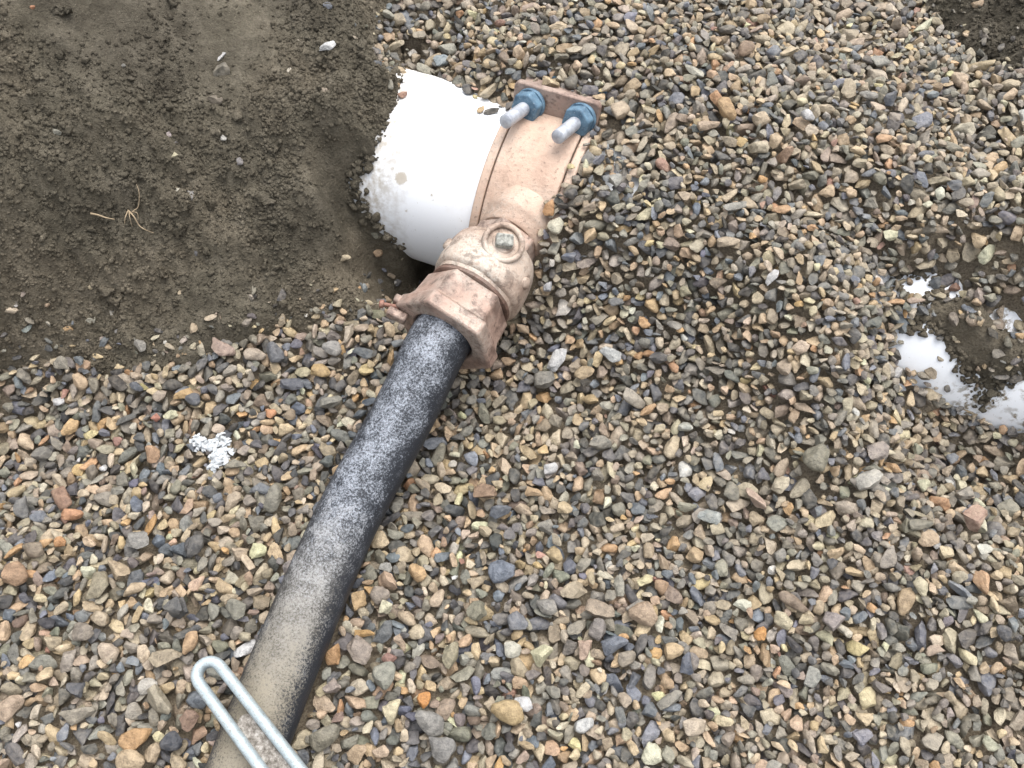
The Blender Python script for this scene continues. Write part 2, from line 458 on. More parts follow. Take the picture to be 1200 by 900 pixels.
def steel(name, a, b, metal, rough):
    m = NT(name); co = m.coord('Object'); n = m.noise(co, 130, 4, .6); n2 = m.noise(co, 700, 3, .6)
    col = m.mix(m.rng(n, .38, .68), srgb(*a), srgb(*b))
    col = m.mix(m.rng(n2, .6, .72, 0, .5), col, srgb(206, 208, 206))
    return m.out(col, m.rng(n2, .3, .7, rough - .1, rough + .12), m.bump(n2, .25, .0008), metal=metal)
M_BOLT = steel('zinc_steel', (196, 200, 206), (158, 162, 170), .4, .45)
M_BLUE = steel('blue_coated_nut', (98, 128, 148), (68, 94, 114), .15, .6)

def poly_material():
    m = NT('black_polyethylene'); uv = m.new('TexCoord').outputs['UV']; co = m.coord('Object')
    sep = m.new('SeparateXYZ'); m.link(uv, sep.inputs[0]); u = sep.outputs[0]
    nrm = m.new('NewGeometry').outputs['Normal']; sn = m.new('SeparateXYZ'); m.link(nrm, sn.inputs[0])
    up = m.rng(sn.outputs[2], -.25, .95)                 # powder settled on the upper side
    f1 = m.noise(co, 520, 5, .75); f2 = m.noise(co, 55, 4, .6); f3 = m.noise(co, 1500, 2, .6)
    frost_amt = m.rng(u, .30, .44, 1.0, .34)
    grain = m.math('ADD', m.math('MULTIPLY', f1, .56), m.math('ADD', m.math('MULTIPLY', f2, .30), m.math('MULTIPLY', f3, .22)))
    frost = m.rng(m.math('ADD', grain, m.math('MULTIPLY', up, .165)), .65, .79)
    frost = m.math('MULTIPLY', m.math('MULTIPLY', frost, frost_amt), m.rng(up, .05, .55))
    col = m.mix(m.math('MULTIPLY', frost, .9), srgb(40, 43, 49), srgb(168, 174, 183))
    sand_z = m.rng(m.math('ADD', u, m.math('MULTIPLY', m.math('SUBTRACT', f2, .5), .22)), .22, .42)
    sand = m.rng(m.math('ADD', m.math('ADD', m.math('MULTIPLY', f1, .75), m.math('MULTIPLY', f3, .2)), m.math('MULTIPLY', up, .42)), .72, .88)
    sand = m.math('MULTIPLY', m.math('MULTIPLY', sand, sand_z), m.rng(up, .12, .55))
    col = m.mix(m.math('MULTIPLY', sand, .9), col, srgb(138, 130, 113))
    n = m.bump(f1, .4, .0014, m.bump(f2, .2, .003))
    return m.out(col, m.mix(frost, (.5, .5, .5), (.9, .9, .9)), n, spec=.35)
M_POLY = poly_material()

def paint_material():
    m = NT('pale_blue_paint'); co = m.coord('Object'); n = m.noise(co, 150, 5, .7); n2 = m.noise(co, 900, 3)
    col = m.mix(m.rng(n, .35, .7), srgb(172, 184, 188), srgb(146, 158, 162))
    col = m.mix(m.rng(n2, .54, .64, 0, .75), col, srgb(132, 128, 118))
    return m.out(col, m.rng(n, .3, .7, .38, .55), m.bump(n, .2, .0012), metal=.15)
M_PAINT = paint_material()
def web_material():
    m = NT('dirty_metal'); co = m.coord('Object'); n = m.noise(co, 240, 5, .75)
    return m.out(m.ramp(n, [(.36, srgb(84, 78, 70)), (.52, srgb(138, 132, 124)), (.68, srgb(182, 178, 172))]), .7, m.bump(n, .7, .002), metal=.2)
M_WEB = web_material()
def plain(name, c_, r=.6, n_s=200, var=.18):
    m = NT(name); n = m.noise(m.coord('Object'), n_s, 4, .6); k = srgb(*c_)
    return m.out(m.ramp(n, [(.3, tuple(v * (1 - var) for v in k)), (.7, tuple(min(1, v * (1 + var)) for v in k))]), r, m.bump(n, .3, .001))
M_SHAVING = plain('white_plastic_shavings', (184, 188, 190), .6, 200, .05)
M_ROOT = plain('pale_root', (160, 142, 116), .8)

# ------------------------------------------------------------------ the soil
def graded(lo, f0, f1, hi, fine, coarse_in=None):
    out = list(np.arange(f0, f1 + 1e-9, fine)); s = fine; v = out[-1]
    while v < hi: s = min(s * 1.18, .35); v += s; out.append(v)
    s = fine; v = out[0]; pre = []
    while v > lo: s = min(s * 1.18, .35); v -= s; pre.append(v)
    return np.array(pre[::-1] + out)
sx = graded(-5, -0.66, 0.0, 5, .0023); 
sx = np.concatenate([sx[sx <= 0.0], np.arange(.006, .60, .006), .6 + (lambda a: a)(np.cumsum(.006 * 1.2 ** np.arange(26)))])
sy = graded(-5, -0.04, 0.50, 5, .0023)
SXX, SYY = np.meshgrid(sx, sy)
inside = (SXX > GX0) & (SXX < GX1) & (SYY > GY0) & (SYY < GY1)
SZ = np.where(inside, t_at(SXX, SYY), 0.0)
far = ~inside
SZ[far] = tps(SXX[far], SYY[far])
# beyond the trench the ground levels off
rr = np.maximum(np.abs(SXX), np.abs(SYY - .1)); k = np.clip((rr - 1.2) / 1.5, 0, 1); k = k * k * (3 - 2 * k)
SZ = SZ * (1 - k) + .75 * k
sm = np.where(inside, soil_at(SXX, SYY), ((SXX < -.3) | (SYY > .8) | (np.abs(SXX) > 1)).astype(float))
def soil_relief(x, y):
    r1 = 1.35 * fbm(x, y, .095, 3, 21); r2 = fbm(x, y, .02, 3, 33); r3 = fbm(x, y, .0075, 3, 55, .6)
    cl = np.abs(fbm(x, y, .034, 3, 71))
    soft_ = np.clip(.72 + 1.5 * fbm(x, y, .16, 2, 301), .5, 1.1)      # trodden smooth here, crumbly there
    return .028 * r1 + .012 * r2 * soft_ + .0080 * r3 * soft_ + .015 * (.18 - cl) * soft_
REL = soil_relief(SXX, SYY)
main_d = np.abs((np.stack([SXX, SYY], -1) - M0[:2]) @ MN[:2])
keep = np.clip((main_d - .03) / .1, .7, 1.0)
SZ = SZ + REL * (.25 + .75 * sm) * keep - .034 * (1 - sm)
ny, nx = SZ.shape
idx = np.arange(nx * ny).reshape(ny, nx)
F = np.stack([idx[:-1, :-1], idx[:-1, 1:], idx[1:, 1:], idx[1:, :-1]], -1).reshape(-1, 4)
me = raw_mesh('soil_bank', np.stack([SXX, SYY, SZ], -1).reshape(-1, 3), F); me.materials.append(M_SOIL)
soil = link(bpy.data.objects.new('soil_bank', me))
props(soil, 'dark damp crumbly soil bank sloping down to the gravel bed', 'soil', kind='structure')
def soil_z(x, y):
    x = np.asarray(x, float); y = np.asarray(y, float)
    d = np.abs(np.stack([x - M0[0], y - M0[1]], -1) @ MN[:2])
    s = soil_at(x, y)
    return t_at(x, y) + soil_relief(x, y) * (.25 + .75 * s) * np.clip((d - .03) / .1, .7, 1) - .034 * (1 - s)

# ------------------------------------------------------------------ stones: shapes
def ico(sub):
    bm = bmesh.new(); bmesh.ops.create_icosphere(bm, subdivisions=sub, radius=1.0)
    bm.verts.ensure_lookup_table()
    V = np.array([v.co[:] for v in bm.verts]); F = np.array([[v.index for v in f.verts] for f in bm.faces]); bm.free()
    return V, F
ICO = {k: ico(k) for k in (1, 2, 3)}
N_PROTO = 36
def proto_fn(i):
    r = np.random.default_rng(1000 + i); ang = [.35, .75, 1.0][i % 3]
    npl = r.integers(8, 14); N = r.normal(size=(npl, 3)); N /= np.linalg.norm(N, axis=1)[:, None]
    D = r.uniform(.36 + .32 * (1 - ang), .84, npl); ph = r.uniform(0, 6, (3, 3)); am = r.uniform(.03, .09) * (1.2 - ang)
    def f(V):
        P = V.copy(); rad = np.ones(len(V))
        for q in range(3): rad = rad + am * np.sin(2.1 * (q + 1) * V[:, q] + ph[q, 0]) * np.cos(1.7 * V[:, (q + 1) % 3] * (q + 1) + ph[q, 1])
        P = P * rad[:, None] * 1.12
        for n, d in zip(N, D):
            e = P @ n - d; P = P - np.where(e > 0, e * (.68 + .31 * ang), 0)[:, None] * n
        for q in range(3): P = P * (1 + (.025 + .03 * ang) * np.sin(5.3 * P[:, (q + 1) % 3] + ph[q, 2]) * np.cos(6.1 * P[:, q] + ph[(q + 1) % 3, 0]))[:, None]
        ext = np.abs(P).max(0); return P / ext
    return f
PROTO_FN = [proto_fn(i) for i in range(N_PROTO)]
PROTO = {k: [f(ICO[k][0]) for f in PROTO_FN] for k in (1, 2, 3)}

PAL = [  # colour as it looks, weight
    ((158, 146, 126), 18), ((138, 132, 120), 16), ((178, 162, 138), 15), ((118, 116, 110), 12), ((94, 95, 97), 10), ((72, 74, 78), 8), ((101, 108, 119), 10),
    ((196, 173, 138), 8), ((200, 162, 116), 2.0), ((184, 142, 104), 1.0), ((186, 162, 132), 7), ((164, 140, 112), 5), ((192, 180, 156), 3), ((200, 197, 190), .6), ((140, 124, 108), 5), ((130, 128, 114), 6), ((152, 112, 98), .4), ((58, 60, 63), 4)]
PALC = np.array([p[0] for p in PAL], float); PALW = np.array([p[1] for p in PAL], float); PALW /= PALW.sum()
ALB = 0.79
FALB = 0.68
def stone_color(n):
    c_ = PALC[rng.choice(len(PALC), n, p=PALW)] + rng.normal(size=(n, 1)) * 13 + rng.normal(size=(n, 3)) * 2
    c_ = np.clip(c_, 34, 200) / 255
    return np.where(c_ <= .04045, c_ / 12.92, ((c_ + .055) / 1.055) ** 2.4) * ALB

def soft(c_):            # weathered: a little of the colour lost to dust
    m = sum(c_) / 3; return srgb(*[min(v * .76 + m * .24, 206) for v in c_], FALB)
def rot_zyx(yaw, tx, ty):
    cy_, sy_ = math.cos(yaw), math.sin(yaw)
    Rz = np.array([[cy_, -sy_, 0], [sy_, cy_, 0], [0, 0, 1]])
    Rx = np.array([[1, 0, 0], [0, math.cos(tx), -math.sin(tx)], [0, math.sin(tx), math.cos(tx)]])
    Ry = np.array([[math.cos(ty), 0, math.sin(ty)], [0, 1, 0], [-math.sin(ty), 0, math.cos(ty)]])
    return Rx @ Ry @ Rz
def profile(ax, Rm):
    M = Rm @ np.diag(1 / ax ** 2) @ Rm.T; S = Rm @ np.diag(ax ** 2) @ Rm.T
    mx = int(math.sqrt(S[0, 0]) / GC) + 1; my = int(math.sqrt(S[1, 1]) / GC) + 1
    x, y = np.meshgrid(np.arange(-mx, mx + 1) * GC, np.arange(-my, my + 1) * GC)
    b = M[0, 2] * x + M[1, 2] * y; cc = M[0, 0] * x * x + 2 * M[0, 1] * x * y + M[1, 1] * y * y - 1
    D = b * b - M[2, 2] * cc; ok = D > 0; sq = np.sqrt(np.maximum(D, 0))
    if not ok.any(): ok[my, mx] = True
    return np.where(ok, (-b - sq) / M[2, 2], 9.0), np.where(ok, (-b + sq) / M[2, 2], -9.0), ok, mx, my

# ------------------------------------------------------------------ hardware placement (needed by the gravel as obstacles)
S0 = .0365     # station of the saddle along the main
OUT_AL = R_(30)
OD = MN - MA * .13; OD = OD / np.linalg.norm(OD)
OB = M0 + MA * S0 + (MN * math.cos(OUT_AL) + UP * math.sin(OUT_AL)) * (MAIN_R + .008)                 # where the outlet leaves the saddle
VALVE_L = .138
POLY_R = .0305
nose = OB + OD * VALVE_L
_e1 = at(472, 487, .060); _e2 = at(407, 607, .033); _e3 = at(338, 766, .020); _e4 = at(286, 900, .016); _e5 = at(235, 1050, .014); _e6 = at(160, 1250, .012)
POLY_PATH = bez([nose - OD * .04, nose + OD * .01, _e1, _e2, _e3, _e4, _e5, _e6], 16)
# obstacle heights on the grid
OBS = np.full(T.shape, -9.0)
dmain = (np.stack([XX - M0[0], YY - M0[1]], -1) @ MN[:2]); smain = (np.stack([XX - M0[0], YY - M0[1]], -1) @ MA[:2])
zt = np.where(np.abs(dmain) < MAIN_R, M0[2] + np.sqrt(np.maximum(MAIN_R ** 2 - dmain ** 2, 0)), -9)
OBS = np.maximum(OBS, zt); OBL = np.where(np.abs(dmain) < MAIN_R, M0[2] - np.sqrt(np.maximum(MAIN_R ** 2 - dmain ** 2, 0)), 9.0)
rs = MAIN_R + .013
OBS = np.maximum(OBS, np.where((np.abs(smain - S0) < .047) & (np.abs(dmain) < rs), M0[2] + np.sqrt(np.maximum(rs ** 2 - dmain ** 2, 0)), -9))
def add_tube_obs(P, r):
    for p in P:
        m = int(r / GC) + 1; ix = int((p[0] - GX0) / GC); iy = int((p[1] - GY0) / GC)
        y0, y1, x0, x1 = max(iy - m, 0), min(iy + m + 1, NY), max(ix - m, 0), min(ix + m + 1, NX)
        if y1 <= y0 or x1 <= x0: continue
        d2 = (XX[y0:y1, x0:x1] - p[0]) ** 2 + (YY[y0:y1, x0:x1] - p[1]) ** 2
        OBL[y0:y1, x0:x1] = np.minimum(OBL[y0:y1, x0:x1], np.where(d2 < r * r, p[2] - np.sqrt(np.maximum(r * r - d2, 0)), 9))
        OBS[y0:y1, x0:x1] = np.maximum(OBS[y0:y1, x0:x1], np.where(d2 < r * r, p[2] + np.sqrt(np.maximum(r * r - d2, 0)), -9))
add_tube_obs(bez(POLY_PATH[::4], 12), POLY_R)
add_tube_obs([OB + OD * t for t in np.linspace(0, .05, 20)], .036)
add_tube_obs([OB + OD * t for t in np.linspace(.05, VALVE_L, 30)], .050)

# ------------------------------------------------------------------ gravel: stones dropped one by one onto a height map
GRAV = 1 - SOILF
H = T - .013 + .004 * fbm(XX, YY, .03, 2, 3)
blocked = (OBS > T + .002) & (OBL < T + .010)                                  # metal and plastic that stands clear of the gravel
_lug = (np.abs(smain - S0) < .046) & (dmain > -.046) & (dmain < .03)
OBS = np.where(_lug & (dmain < -.018), np.maximum(OBS, .168), OBS)
blocked |= _lug
H = np.maximum(H, np.where(blocked, OBS, -9))
ID = np.full(T.shape, -1, np.int32)
stones = []        # x, y, z, axes(3), R(9), proto
def templates(n, lo, hi, power):
    out = []
    for _ in range(n):
        d = lo + (hi - lo) * rng.random() ** power
        e = rng.uniform(1.0, 2.1); fl = rng.uniform(.34, .75)
        ax = np.array([d * math.sqrt(e), d / math.sqrt(e), d * fl]) * .5
        Rm = rot_zyx(rng.uniform(0, 6.283), rng.normal() * .42, rng.normal() * .42)
        out.append((ax, Rm) + profile(ax, Rm))
    return out
def drop(tp, x, y, tries, spread, top_tol, pct=None):
    ax, Rm, zb, ztp, ok, mx, my = tp
    best = None
    for q in range(tries):
        cx = x if q == 0 else x + rng.normal() * spread; cy = y if q == 0 else y + rng.normal() * spread
        ix = int((cx - GX0) / GC + .5); iy = int((cy - GY0) / GC + .5)
        if ix < mx + 1 or iy < my + 1 or ix > NX - mx - 2 or iy > NY - my - 2: continue
        if blocked[iy, ix]: continue
        d = (H[iy - my:iy + my + 1, ix - mx:ix + mx + 1] - zb)[ok]
        kk = int(d.size * pct / 100) if pct else d.size - 1; z = np.partition(d, kk)[kk]
        if best is None or z < best[0]: best = (z, ix, iy)
    if best is None: return None
    z, ix, iy = best
    if z > T[iy, ix] + top_tol: return None
    sl = (slice(iy - my, iy + my + 1), slice(ix - mx, ix + mx + 1))
    zz = z + ztp; hit = ok & (zz > H[sl])
    H[sl] = np.where(hit, zz, H[sl]); ID[sl] = np.where(hit, len(stones), ID[sl])
    return GX0 + ix * GC, GY0 + iy * GC, z
def put(tp, pos, proto, col=None):
    stones.append((pos, tp[0], tp[1], proto, col))
fy, fx = np.nonzero(GRAV > .5)
SMALLF = np.clip((XX + .05) / .35, 0, 1) * .8 + np.clip((YY - .05) / .3, 0, 1) * .5       # the bed is finer to the right and behind
def scatter(n, tps_, tries, spread, tol, cells=(fy, fx), pct=None):
    k = rng.integers(0, len(cells[0]), n); t_i = rng.integers(0, len(tps_), n); pr = rng.integers(0, N_PROTO, n)
    tps_ = sorted(tps_, key=lambda q: q[0][0])
    big = rng.random(n) ** (1 + 1.3 * SMALLF[cells[0][k], cells[1][k]]); t_i = (big * len(tps_)).astype(int)
    for a, b, p in zip(k, t_i, pr):
        pos = drop(tps_[b], GX0 + cells[1][a] * GC, GY0 + cells[0][a] * GC, tries, spread, tol, pct)
        if pos is not None: put(tps_[b], pos, p)
scatter(9000, templates(300, .009, .021, 1.3), 3, .008, .001, pct=78)
scatter(13000, templates(300, .009, .020, 1.4), 4, .008, .003, pct=74)
_t1 = templates(300, .008, .016, 1.2); _t2 = templates(300, .0045, .009, 1.2)
for _ in range(5):                               # keep filling the low spots
    scatter(3500, _t1, 3, .006, .003, np.nonzero((GRAV > .5) & ~blocked & (H < T - .001)), pct=74)
scatter(9000, _t1, 3, .007, .004, pct=70)
scatter(2600, _t1, 3, .006, .006, np.nonzero((GRAV > .5) & ~blocked & (PX > 610) & (PX < 1080) & (PY > 240) & (PY < 450)), pct=70)
scatter(3000, _t2, 3, .006, .004, pct=78)
for _ in range(3):
    scatter(3000, _t2, 3, .005, .002, np.nonzero((GRAV > .5) & ~blocked & (H < T - .004)), pct=80)
# stones strewn on the soil near its edge
SOILW = blur(SOIL, 16)
ey, ex = np.nonzero((SOILF > .35) & (SOILW < .985) & (PX > -150) & (PX < 1250) & (PY > -80))
_n0 = len(stones)

# stones one can recognise: picture place, long and short size in pixels, angle, colour, angular(2)/mid(1)/round(0)
TANc, ORA, OCH, GRY, DGR, BLU, DBL, OLI, PNK, BRN, CRM, WHT, PUR, RED = (190, 164, 128), (206, 138, 74), (196, 156, 92), (146, 143, 136), (84, 86, 90), (112, 124, 142), (58, 68, 86), (140, 136, 112), (196, 158, 136), (150, 116, 88), (222, 206, 164), (232, 230, 224), (138, 128, 132), (190, 104, 82)
FEAT = [(21, 675, 28, 26, 0, (172, 132, 96), 0), (45, 645, 23, 21, 0, (138, 120, 98), 0), (71, 636, 13, 12, 0, ORA, 0), (164, 637, 25, 24, 0, GRY, 2), (118, 690, 34, 21, 80, (158, 146, 116), 1), (141, 667, 30, 20, -45, TANc, 2), (229, 642, 26, 20, 80, DGR, 0),
        (160, 869, 38, 24, 20, (196, 146, 88), 0), (180, 883, 23, 18, 80, TANc, 0), (157, 891, 32, 22, -5, (196, 168, 128), 0), (204, 872, 23, 21, 30, DBL, 0), (222, 852, 30, 25, 70, (178, 140, 116), 2), (224, 755, 26, 18, 80, (200, 158, 112), 0), (155, 693, 30, 13, 25, TANc, 2),
        (193, 772, 38, 20, -5, (170, 152, 122), 2), (12, 832, 36, 26, 25, (184, 156, 128), 2), (100, 740, 24, 22, 0, (138, 126, 112), 0), (93, 810, 24, 20, -15, DBL, 2), (173, 805, 24, 18, 0, (186, 180, 168), 0), (93, 838, 38, 20, 5, (160, 150, 132), 2), (190, 822, 36, 26, -30, (168, 156, 130), 2), (215, 716, 25, 23, 0, DGR, 1),
        (588, 671, 30, 25, 15, BLU, 0), (562, 721, 27, 25, 0, OLI, 2), (604, 730, 25, 21, 0, (122, 128, 140), 0), (642, 712, 23, 21, 0, GRY, 0), (675, 695, 36, 22, 10, (178, 160, 130), 2), (699, 718, 36, 22, -25, (166, 146, 122), 1), (633, 770, 28, 24, 20, (220, 204, 158), 1), (601, 761, 21, 19, 0, (206, 202, 182), 0),
        (529, 770, 30, 20, 65, (160, 150, 118), 1), (594, 836, 37, 25, -5, (192, 160, 104), 0), (613, 824, 21, 19, 0, WHT, 0), (496, 820, 18, 14, 70, (216, 140, 62), 0), (504, 847, 38, 23, -30, GRY, 0), (519, 881, 31, 27, 0, (134, 132, 128), 1), (682, 851, 27, 18, 15, (196, 198, 196), 1), (718, 757, 34, 22, 10, (112, 122, 138), 1),
        (685, 761, 27, 19, 80, (190, 156, 132), 2), (751, 721, 31, 26, 10, (190, 160, 128), 0), (786, 763, 25, 18, 0, (206, 174, 126), 0), (805, 781, 27, 18, 70, (84, 98, 122), 1), (810, 851, 33, 20, 5, (196, 176, 150), 0), (771, 814, 15, 13, 0, (226, 206, 142), 0), (733, 773, 20, 17, 0, (156, 142, 122), 0), (702, 742, 26, 21, 60, (140, 132, 126), 1), (783, 823, 34, 14, 30, (140, 136, 124), 1),
        (953, 540, 31, 27, 60, (126, 124, 104), 0), (1014, 569, 33, 22, 20, (190, 186, 174), 1), (1028, 531, 24, 21, 0, (160, 146, 140), 0), (1136, 612, 33, 24, 70, (196, 150, 126), 2), (881, 585, 32, 17, -65, (200, 166, 144), 2), (926, 707, 36, 14, -32, (142, 118, 96), 0), (890, 742, 17, 14, 40, (218, 146, 64), 0), (973, 729, 27, 21, 20, (148, 136, 134), 1),
        (1074, 616, 30, 13, -5, (126, 124, 108), 0), (1081, 571, 16, 15, 0, CRM, 2), (1078, 687, 23, 14, -65, (216, 198, 158), 0), (973, 663, 13, 12, 0, DBL, 0), (1173, 743, 19, 16, -30, DBL, 0), (1128, 582, 23, 16, 0, (164, 156, 142), 1), (1115, 540, 15, 12, 0, BLU, 0),
        (654, 425, 28, 18, 60, (214, 212, 204), 2), (636, 452, 25, 23, 0, (128, 126, 118), 1), (715, 420, 28, 16, -5, (188, 192, 190), 1), (687, 440, 28, 17, 0, (186, 158, 116), 2), (742, 469, 33, 16, -32, (166, 156, 140), 0), (760, 482, 22, 10, 30, (206, 156, 102), 1), (702, 522, 25, 19, -10, (128, 126, 116), 1), (825, 607, 35, 21, -15, (170, 180, 178), 2),
        (625, 577, 22, 14, -25, (200, 160, 112), 1), (567, 582, 27, 24, -40, BRN, 2), (585, 600, 26, 16, 15, (98, 108, 122), 1), (645, 552, 15, 13, 0, WHT, 0), (660, 597, 18, 15, 0, (214, 186, 138), 0), (770, 425, 21, 15, -10, (66, 70, 80), 1),
        (925, 63, 30, 12, 35, (196, 172, 132), 2), (850, 133, 28, 17, -75, (192, 150, 96), 0), (873, 62, 21, 16, 60, BRN, 0), (1043, 117, 20, 16, 50, (78, 90, 108), 1), (993, 107, 26, 18, -70, (192, 172, 138), 1), (827, 150, 30, 12, 3, (190, 162, 132), 0), (937, 70, 17, 14, 0, DBL, 0), (943, 140, 16, 14, 0, (206, 208, 206), 0),
        (893, 212, 11, 9, 0, (214, 152, 78), 0), (860, 245, 33, 11, 20, (150, 148, 138), 0), (992, 235, 14, 12, 0, (212, 178, 136), 0), (1038, 285, 15, 13, 0, CRM, 0), (850, 290, 27, 14, 10, (186, 164, 134), 0), (1033, 163, 19, 11, 15, (210, 158, 110), 0), (1030, 77, 26, 14, -5, (150, 150, 142), 0), (908, 62, 18, 12, 0, BLU, 0), (1017, 113, 21, 12, 0, GRY, 0),
        (76, 588, 26, 20, -70, (160, 116, 90), 0), (88, 606, 21, 14, -15, (208, 140, 92), 0), (72, 474, 15, 12, 0, (228, 222, 206), 2), (376, 436, 23, 16, -5, (204, 166, 104), 0), (324, 416, 26, 20, -45, (106, 112, 122), 2), (344, 452, 26, 15, 0, (92, 98, 112), 2), (216, 464, 24, 11, 38, (206, 162, 96), 1), (228, 470, 17, 14, 0, (78, 88, 104), 0),
        (260, 410, 31, 16, -25, (176, 146, 130), 1), (192, 464, 19, 14, 0, (178, 158, 138), 2), (390, 412, 21, 17, 0, (158, 156, 152), 0), (410, 392, 27, 12, 80, (196, 178, 154), 2), (324, 588, 30, 18, 65, (146, 142, 126), 0), (18, 578, 25, 12, 25, (192, 168, 122), 0), (28, 598, 27, 15, -80, (112, 114, 116), 1), (180, 536, 22, 17, -35, (198, 150, 108), 1),
        (204, 488, 19, 12, 10, CRM, 2), (388, 476, 28, 15, 5, (142, 140, 128), 1), (160, 400, 15, 14, 0, GRY, 1), (52, 536, 21, 19, 0, (122, 120, 114), 1), (280, 546, 29, 12, 0, (146, 140, 122), 2), (184, 492, 12, 9, 10, RED, 1), (316, 486, 13, 11, 0, (210, 138, 88), 1), (160, 452, 18, 11, -40, (82, 92, 108), 1),
        (650, 278, 19, 17, 60, (224, 202, 174), 0), (643, 257, 20, 13, 60, (208, 142, 76), 0), (626, 262, 17, 12, -35, (212, 176, 112), 0), (725, 137, 24, 22, 0, (196, 170, 138), 0), (719, 215, 17, 16, 30, (168, 168, 160), 0), (668, 238, 15, 14, 0, (62, 66, 76), 1), (664, 316, 18, 15, 0, (102, 116, 142), 2), (640, 352, 15, 10, 60, (172, 176, 184), 1), (686, 304, 22, 14, 50, (206, 172, 124), 2),
        (423, 704, 26, 18, 75, (204, 164, 108), 1), (391, 770, 28, 19, 75, (192, 138, 80), 1), (421, 766, 29, 27, -40, (158, 142, 128), 2), (450, 791, 30, 24, 80, (146, 146, 130), 0), (456, 682, 27, 21, -30, (196, 160, 128), 1), (462, 832, 32, 22, 65, (220, 196, 154), 2), (444, 698, 23, 20, 30, (150, 136, 122), 0), (451, 743, 30, 16, 60, (96, 102, 106), 1),
        (426, 745, 26, 12, -5, (204, 156, 88), 1), (454, 770, 18, 14, -20, (160, 112, 98), 1), (489, 670, 23, 19, -30, (212, 168, 112), 2), (454, 713, 19, 16, 40, (216, 202, 164), 1), (393, 805, 22, 18, 30, (168, 150, 140), 2), (384, 866, 34, 24, 15, (142, 136, 116), 0), (213, 718, 24, 22, 0, (92, 94, 96), 1), (279, 715, 25, 24, 0, (138, 136, 120), 1)]
feat_ids = []
for (px, py, lw, sw, an, colr, kind) in FEAT:
    zz = .02
    for _ in range(4):
        p = at(px, py, zz); zz = float(t_at(p[0], p[1])) + .004
    p = at(px, py, zz); dep = (p - CC) @ CF; s = dep / FOC
    a_, b_ = lw * s * .56, sw * s * .56
    ax = np.array([a_, b_, b_ * random.uniform(.6, .8)])
    yaw = R_(an); tilt = random.gauss(0, .14)
    # seen obliquely: lean the flat side a little towards the viewer
    Rm = rot_zyx(0, R_(12) + tilt, random.gauss(0, .14)) @ rot_zyx(yaw, 0, 0)
    tp = (ax, Rm) + profile(ax, Rm)
    pos = drop(tp, p[0], p[1], 1, 0, .05, 72)
    if pos is None: continue
    kk = soft(colr)
    feat_ids.append(len(stones)); put(tp, pos, [i for i in range(N_PROTO) if i % 3 == kind][random.randrange(12)], kk)
for (px, py, lw, sw, an, colr, kind) in [(563, 131, 12, 8, 60, (204, 166, 110), 0), (575, 133, 20, 9, 15, (96, 96, 94), 1), (472, 113, 12, 8, 30, (176, 120, 96), 0), (463, 101, 14, 9, -20, (200, 164, 118), 0), (468, 84, 15, 8, -30, (208, 178, 134), 1), (596, 143, 12, 6, 30, (214, 196, 176), 0)]:
    p = cyl(px, py, MAIN_R); s = ((p - CC) @ CF) / FOC; ax = np.array([lw, sw, sw * .8]) * s * .55
    nr = p - M0; nr = nr - MA * (nr @ MA); nr /= np.linalg.norm(nr)
    Rm = rot_zyx(R_(an), 0, 0)
    stones.append((tuple(p + nr * ax[2] * .8), ax, Rm, [i for i in range(N_PROTO) if i % 3 == kind][random.randrange(12)], soft(colr))); feat_ids.append(len(stones) - 1)
# strewn stones on soil
se_t = templates(150, .004, .013, 2.0)
for a in rng.integers(0, len(ey), 2600):
    iy, ix = ey[a], ex[a]
    if rng.random() < min(1, SOILW[iy, ix] ** 1.5 * 1.05): continue
    tp = se_t[rng.integers(0, 150)]
    x, y = GX0 + ix * GC, GY0 + iy * GC
    if blocked[iy, ix]: continue
    z = float(soil_z(x, y)) + tp[0][2] * .55
    put(tp, (x, y, z), int(rng.integers(0, N_PROTO)))
n_st = len(stones)
vis = np.bincount(ID[ID >= 0], minlength=n_st).astype(float)
strewn = np.arange(n_st) >= (feat_ids[-1] + 1)
POS = np.array([s[0] for s in stones]); AXS = np.array([s[1] for s in stones]); ROT = np.array([s[2] for s in stones]); PRO = np.array([s[3] for s in stones])
vis[strewn] = AXS[strewn, 0] * AXS[strewn, 1] * 3.1 / GC ** 2
COL = stone_color(n_st)
for i, s in enumerate(stones):
    if s[4] is not None: COL[i] = s[4]
pj, dep = project(POS)
inframe = (pj[:, 0] > -15) & (pj[:, 0] < 1215) & (pj[:, 1] > -15) & (pj[:, 1] < 915)
score = vis * GC ** 2 / dep ** 2 * inframe
vis[feat_ids] = np.maximum(vis[feat_ids], 4); score[feat_ids] += .5e-4
order = np.argsort(-score)
single = order[:300]
is_single = np.zeros(n_st, bool); is_single[single] = True
rank = np.empty(n_st, int); rank[order] = np.arange(n_st)
keepm = (vis >= 2) & ~is_single
lod = np.where((rank < 2100) & inframe, 3, np.where(inframe, 2, 1)); lod[(lod == 1) & (AXS[:, 0] > .007)] = 2; lod[(vis < 7) & (lod == 2)] = 1
print('stones', n_st, 'kept', keepm.sum(), 'lod', [(lod[keepm] == k).sum() for k in (1, 2, 3)])

